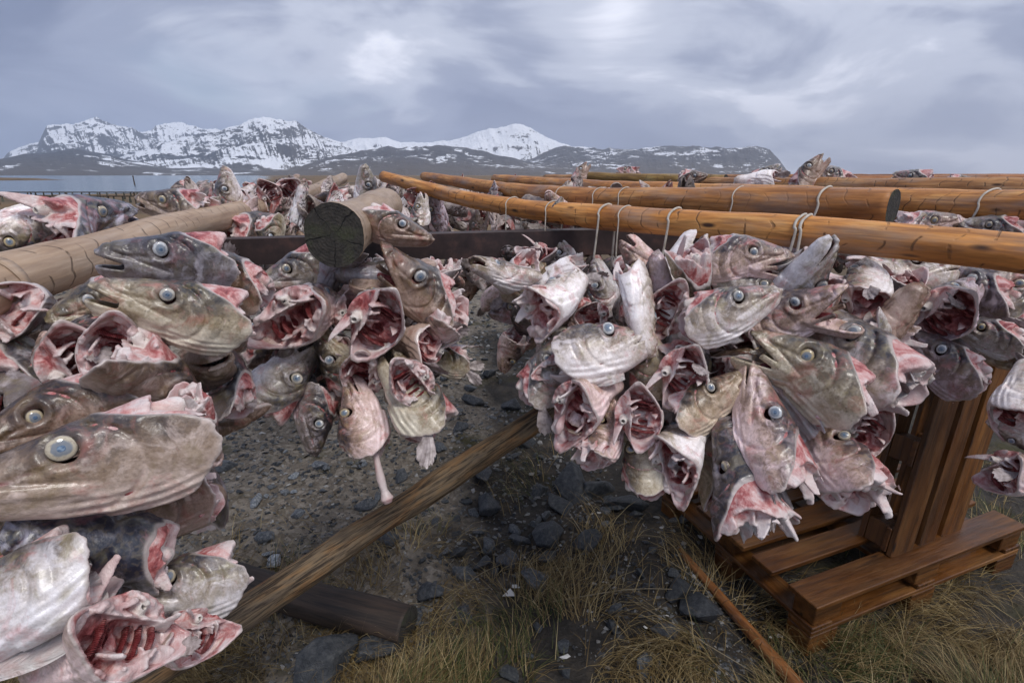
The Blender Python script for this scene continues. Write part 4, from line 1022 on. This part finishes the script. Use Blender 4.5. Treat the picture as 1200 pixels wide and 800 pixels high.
# the far mass reads as one carpet of heads: one mesh
def far_mass():
    V = []; Q = []; Cc = []; nv = 0; R = random.Random(5)
    src = []
    for k in ('lc', 'lo', 'lf'):
        me = VAR[k]['skin']; co = np.zeros(len(me.vertices) * 3, np.float32); me.vertices.foreach_get('co', co)
        q = np.zeros(len(me.loops), np.int32); me.loops.foreach_get('vertex_index', q)
        cc = np.zeros(len(me.vertices) * 4, np.float32); me.color_attributes['mask'].data.foreach_get('color', cc)
        src.append((co.reshape(-1, 3), q.reshape(-1, 4), cc.reshape(-1, 4)))
    for i in range(720):
        y = 2.4 * (9.5 / 2.4) ** R.random(); x = R.uniform(-.62, .98) * y
        z = R.uniform(1.34, 1.53) if R.random() < .7 else R.uniform(1.1, 1.34)
        if x > .35 * y: z -= .08
        co, q, cc = R.choice(src); m = rq().to_matrix(); s = R.uniform(.19, .26)
        V.append(co @ np.array(m).T * s + np.array((x, y, z))); Q.append(q + nv); Cc.append(cc); nv += len(co)
    return mesh_from('cod_heads', np.concatenate(V), np.concatenate(Q), np.concatenate(Cc), M['cod_skin_far'])
fm = link('cod_head_mass', far_mass()); tag(fm, 'carpet of countless small heads hanging on the farther racks', 'fish heads', kind='stuff')
# ---------------------------------------------------------------- stones, gravel, grass
def gzs(x, y): return float(gz(np.array([x]), np.array([y]))[0])
def rock_mesh(seed, n=13, flat=.6):
    r = np.random.RandomState(seed); bm = bmesh.new()
    for i in range(n):
        v = r.normal(size=3); v /= np.linalg.norm(v); v *= r.uniform(.75, 1.1) * np.array([1, .75, flat]); bm.verts.new(v)
    h = bmesh.ops.convex_hull(bm, input=bm.verts); bmesh.ops.delete(bm, geom=[g for g in h['geom_interior'] if isinstance(g, bmesh.types.BMVert)], context='VERTS')
    bmesh.ops.bevel(bm, geom=list(bm.edges), offset=.045, segments=1, affect='EDGES')
    return bm_mesh('stone', bm, M['rock'])
ROCKS = [rock_mesh(i) for i in range(14)]
def stone(x, y, s, tint=(1, 1, 1), sink=.3, k=None):
    o = link('stone', ROCKS[k if k is not None else random.randrange(14)], ground, (x, y, gzs(x, y) + s * (.55 - sink)))
    o.rotation_euler = (random.uniform(-.35, .35), random.uniform(-.35, .35), random.uniform(0, 6.28)); o.scale = (s, s * random.uniform(.75, 1.1), s * random.uniform(.7, 1.1)); o.color = (*tint, 1)
BIG = [(383, 785, 58, .55), (445, 768, 42, .6), (625, 684, 26, 1), (600, 660, 20, .8), (572, 590, 24, .7), (640, 632, 26, .6), (672, 575, 34, .55), (700, 580, 30, .6), (590, 655, 16, 1), (505, 700, 22, .8),
       (482, 724, 24, 1.0), (410, 700, 22, .9), (322, 659, 13, 5), (301, 596, 12, 3), (265, 556, 18, 1.6), (312, 640, 14, 1.6), (455, 640, 18, .8), (548, 720, 18, 1), (820, 725, 34, .6), (780, 745, 20, .8), (795, 700, 26, .5), (565, 560, 20, .6), (655, 600, 22, .5), (610, 630, 16, .9), (735, 600, 30, .45), (690, 640, 26, .5), (500, 540, 16, .9), (470, 560, 14, 1), (430, 600, 16, 1.2), (375, 555, 12, 2), (395, 640, 14, 1.3), (350, 610, 12, 2), (560, 660, 18, .8), (575, 440, 14, .7), (555, 470, 16, .7), (600, 480, 18, .6), (620, 520, 20, .6), (540, 505, 14, .8), (530, 780, 20, .8), (660, 760, 14, .9)]
for px, py, rp, tn in BIG:
    p = on_z(px, py, 0.); d = (p - C0).dot(CF); stone(p.x, p.y, rp * d / FPX, (tn, tn, tn))
k = 0
while k < 250:
    px, py = random.uniform(215, 930), random.uniform(345, 800)
    p = on_z(px, py, 0.); d = (p - C0).dot(CF)
    if py > 690 and random.random() < .75: continue
    if px > 760 and random.random() < .6: continue
    s = random.uniform(.012, .045) * random.uniform(.7, 1.2) * (1.45 if 500 < px < 760 else 1); left = px < 500 - (py - 500) * .35
    t = random.uniform(1.2, 3.4) if left else random.uniform(.5, 1.4)
    stone(p.x, p.y, s, (t, t, t * .98), random.uniform(.15, .45)); k += 1
def scatter_gravel():
    R = np.random.RandomState(4); base = []
    for i in range(8):
        r = np.random.RandomState(60 + i); bm = bmesh.new()
        for j in range(8):
            v = r.normal(size=3); v /= np.linalg.norm(v); bm.verts.new(v * (1, .8, .6))
        bmesh.ops.convex_hull(bm, input=bm.verts); bmesh.ops.triangulate(bm, faces=bm.faces)
        bm.verts.ensure_lookup_table(); V = np.array([v.co for v in bm.verts]); F = np.array([[v.index for v in f.verts] for f in bm.faces]); base.append((V, F)); bm.free()
    Vs, Fs, nv = [], [], 0; n = 42000
    y = .7 * (9 / .7) ** R.rand(n); x = R.uniform(-.95, .75, n) * np.maximum(y, 1.2)
    keep = fbm(x * 1.3 + 3, y * 1.3 + 8, 3) + R.rand(n) * .25 - .16 * (x > .55) - .15 * (y < 1.35) + .12 * (x < -.1) * (y > 1.5) > .52
    x, y = x[keep], y[keep]; z = gz(x, y); s = .0035 + .016 * R.rand(len(x)) ** 2.6
    s = s * np.clip(y / 2.2, .75, 2)
    for i in range(len(x)):
        V, F = base[R.randint(8)]; a = R.rand() * 6.28; c, sn = math.cos(a), math.sin(a)
        W_ = V * s[i]; W_ = np.stack([W_[:, 0] * c - W_[:, 1] * sn, W_[:, 0] * sn + W_[:, 1] * c, W_[:, 2] * .8], 1) + (x[i], y[i], z[i] + s[i] * .2)
        Vs.append(W_); Fs.append(F + nv); nv += len(V)
    me = mesh_from('gravel', np.concatenate(Vs), np.concatenate(Fs), None, M['gravel']); me.polygons.foreach_set('use_smooth', np.zeros(len(me.polygons), bool)); return me
tag(link('gravel', scatter_gravel()), 'dark broken gravel covering the ground under the racks', 'gravel', kind='stuff')
def grass():
    R = np.random.RandomState(9); n = 60000
    px = R.uniform(-60, 1300, n); py = 800 - (R.rand(n) ** 1.6) * 460 + 40
    dens = np.zeros(n)
    dens = np.maximum(dens, sst(640, 740, py + (px - 900) * .28) * (px > 480))
    dens = np.maximum(dens, sst(690, 750, py) * (px < 520))
    for cx, cy, rx, ry in ((480, 655, 90, 40), (320, 690, 50, 25), (560, 690, 60, 40), (1120, 690, 160, 70), (860, 640, 90, 40), (545, 395, 40, 25), (640, 700, 80, 50), (1150, 560, 60, 60), (720, 640, 60, 30), (250, 640, 30, 30), (620, 560, 40, 25)):
        dens = np.maximum(dens, np.exp(-((px - cx) / rx) ** 2 - ((py - cy) / ry) ** 2))
    ray_u = (px - 600) / FPX; ray_v = (400 - py) / FPX
    rz = ray_v * math.cos(PITCH) - math.sin(PITCH); ry = math.cos(PITCH) + ray_v * math.sin(PITCH)
    t = -CAM_H / rz; x = t * ray_u; y = t * ry
    clump = fbm(x * 5 + 20, y * 5 + 7, 3); ok = (R.rand(n) < dens * sst(.36, .56, clump)) & (y < 9)
    x, y, clump = x[ok], y[ok], clump[ok]; z = gz(x, y); n = len(x)
    g = sst(.52, .66, fbm(x * 2.2 + 3, y * 2.2 + 31, 3)) * .5
    L = R.uniform(.05, .16, n) * (.7 + clump); wd = R.uniform(.0009, .0021, n)
    comb = fbm(x * 1.5 + 60, y * 1.5, 3) * 14
    a = comb + R.normal(0, .7, n); lay = np.clip(R.normal(1.05, .33, n), .2, 1.5) - .35 * g
    dx, dy = np.cos(a), np.sin(a); V = np.zeros((n, 7, 3)); ts = [0, .4, .75, 1.]
    for i, t in enumerate(ts):
        th = lay * (.45 + .75 * t); rr = L * t
        cx = x + dx * np.sin(th) * rr; cy = y + dy * np.sin(th) * rr; cz = np.maximum(z - .004 + np.cos(th) * rr, z + .003 * t)
        w_ = wd * (1 - t * .8)
        if i < 3:
            V[:, 2*i] = np.stack([cx - dy * w_, cy + dx * w_, cz], 1); V[:, 2*i+1] = np.stack([cx + dy * w_, cy - dx * w_, cz], 1)
        else: V[:, 6] = np.stack([cx, cy, cz], 1)
    b = (np.arange(n) * 7)[:, None]
    T = np.concatenate([b + np.array([[0, 1, 3]]), b + np.array([[0, 3, 2]]), b + np.array([[2, 3, 5]]), b + np.array([[2, 5, 4]]), b + np.array([[4, 5, 6]])])
    cols = np.zeros((n, 7, 4)); cols[:, :, 0] = (R.rand(n) < g)[:, None]; cols[..., 3] = 1
    return mesh_from('grass', V.reshape(-1, 3), T, cols.reshape(-1, 4), M['grass'])
tag(link('grass', grass()), 'withered brown and green grass growing among the stones', 'grass', kind='stuff')
# long dry stalks
for pts, lb in [([(655, 580), (700, 660), (726, 716)], 'long dry stalk lying steeply below the big bunch'),
                ([(640, 702), (740, 697), (830, 692)], 'level dry stalk crossing the ground under the big bunch'),
                ([(735, 700), (830, 760), (905, 790)], 'long pale stalk slanting down to the ringed stick'),
                ([(770, 650), (820, 690), (850, 725)], 'short stalk beside the upper end of the ringed stick'),
                ([(515, 712), (555, 680), (590, 655)], 'dry stalk leaning up right near the dark log'),
                ([(440, 800), (470, 715), (495, 700)], 'bent stalk in front of the dark log'),
                ([(450, 800), (500, 760), (520, 745)], 'short stalk at the bottom left of centre'),
                ([(1045, 705), (1060, 735), (1075, 760)], 'upright stalk in the grass before the flat pallet')]:
    P = []
    for i, (a, b) in enumerate(pts):
        p = on_z(a, b, .03); p.z = gzs(p.x, p.y) + (.012 if i != 1 else .04); P.append(p)
    tag(link('dry_stalk', tube('dry_stalk', [tuple(p - P[0]) for p in P], [.0022, .0018, .001], M['straw'], 5, 16), loc=P[0]), lb, 'stalk', 'dry stalks on the ground')
# white scraps on the ground
for px, py, s, lb in [(597, 697, 9, 'largest white scrap beside the grey rock'), (603, 688, 5, 'small white scrap above the largest one'), (710, 680, 4, 'white scrap on the steep stalk'), (720, 731, 5, 'white scrap in the grass below centre'), (755, 733, 4, 'white scrap right of the one below centre'), (781, 724, 3, 'tiny white scrap on the pale stalk'), (662, 770, 5, 'lowest white scrap in the grass'), (903, 742, 4, 'left of two white scraps by the ringed stick'), (914, 741, 5, 'right of two white scraps by the ringed stick'), (1117, 718, 3, 'white scrap in the grass before the flat pallet')]:
    p = on_z(px, py, .02); p.z = gzs(p.x, p.y) + .012; d = (p - C0).dot(CF)
    r = np.random.RandomState(px); bm = bmesh.new()
    for j in range(9): bm.verts.new(r.normal(size=3) * (1, .7, .35) * .6 * s * d / FPX)
    bmesh.ops.convex_hull(bm, input=bm.verts)
    tag(link('bone_scrap', bm_mesh('bone_scrap', bm, M['scrap']), loc=p), lb, 'scrap', 'white scraps on the ground')

# ---------------------------------------------------------------- far racks on the field
def far_rack(x0, y0, x1, y1, label):
    e = link('drying_rack', None, loc=(x0, y0, gzs(x0, y0))); tag(e, label, 'drying rack', 'far drying racks on the field')
    L = math.hypot(x1 - x0, y1 - y0); e.rotation_euler = (0, 0, math.atan2(y1 - y0, x1 - x0)); n = int(L / 2) + 1
    pm = box_mesh('post', .06, .06, .8, M['rack_wood'], .01)
    for i in range(n): link('post', pm, e, (i * 2, 0, .3))
    rm = box_mesh('rail', L, .06, .06, M['rack_wood'], .01); link('rail', rm, e, (L / 2, 0, .70))
    bm = bmesh.new(); R = random.Random(int(abs(x0) * 10)); x = .2
    while x < L:
        h = R.uniform(.2, .4); bmesh.ops.create_cone(bm, cap_ends=True, segments=5, radius1=.06, radius2=.03, depth=h, matrix=Matrix.Translation((x, R.uniform(-.05, .05), .68 - h / 2)))
        x += R.uniform(.3, .6)
    tag(link('hanging_fish', bm_mesh('hanging_fish', bm, M['rack_fish']), e), kind='stuff')
far_rack(-27, 25, -13.5, 25, 'low far rack hung with fish on the left field, nearer of two')
far_rack(-32, 31, -17, 31, 'low far rack hung with fish on the left field, farther of two')
bm = bmesh.new(); bmesh.ops.create_cone(bm, cap_ends=True, segments=10, radius1=.25, radius2=.16, depth=3.2); bmesh.ops.create_cone(bm, cap_ends=True, segments=10, radius1=.32, radius2=.05, depth=.5, matrix=Matrix.Translation((0, 0, 1.85)))
o = link('marker_post', bm_mesh('marker_post', bm, M['rack_wood'])); p = on_z(158, 217, -1.6); o.location = (p.x, p.y, -.6); tag(o, 'tiny dark marker post standing in the fjord', 'post')
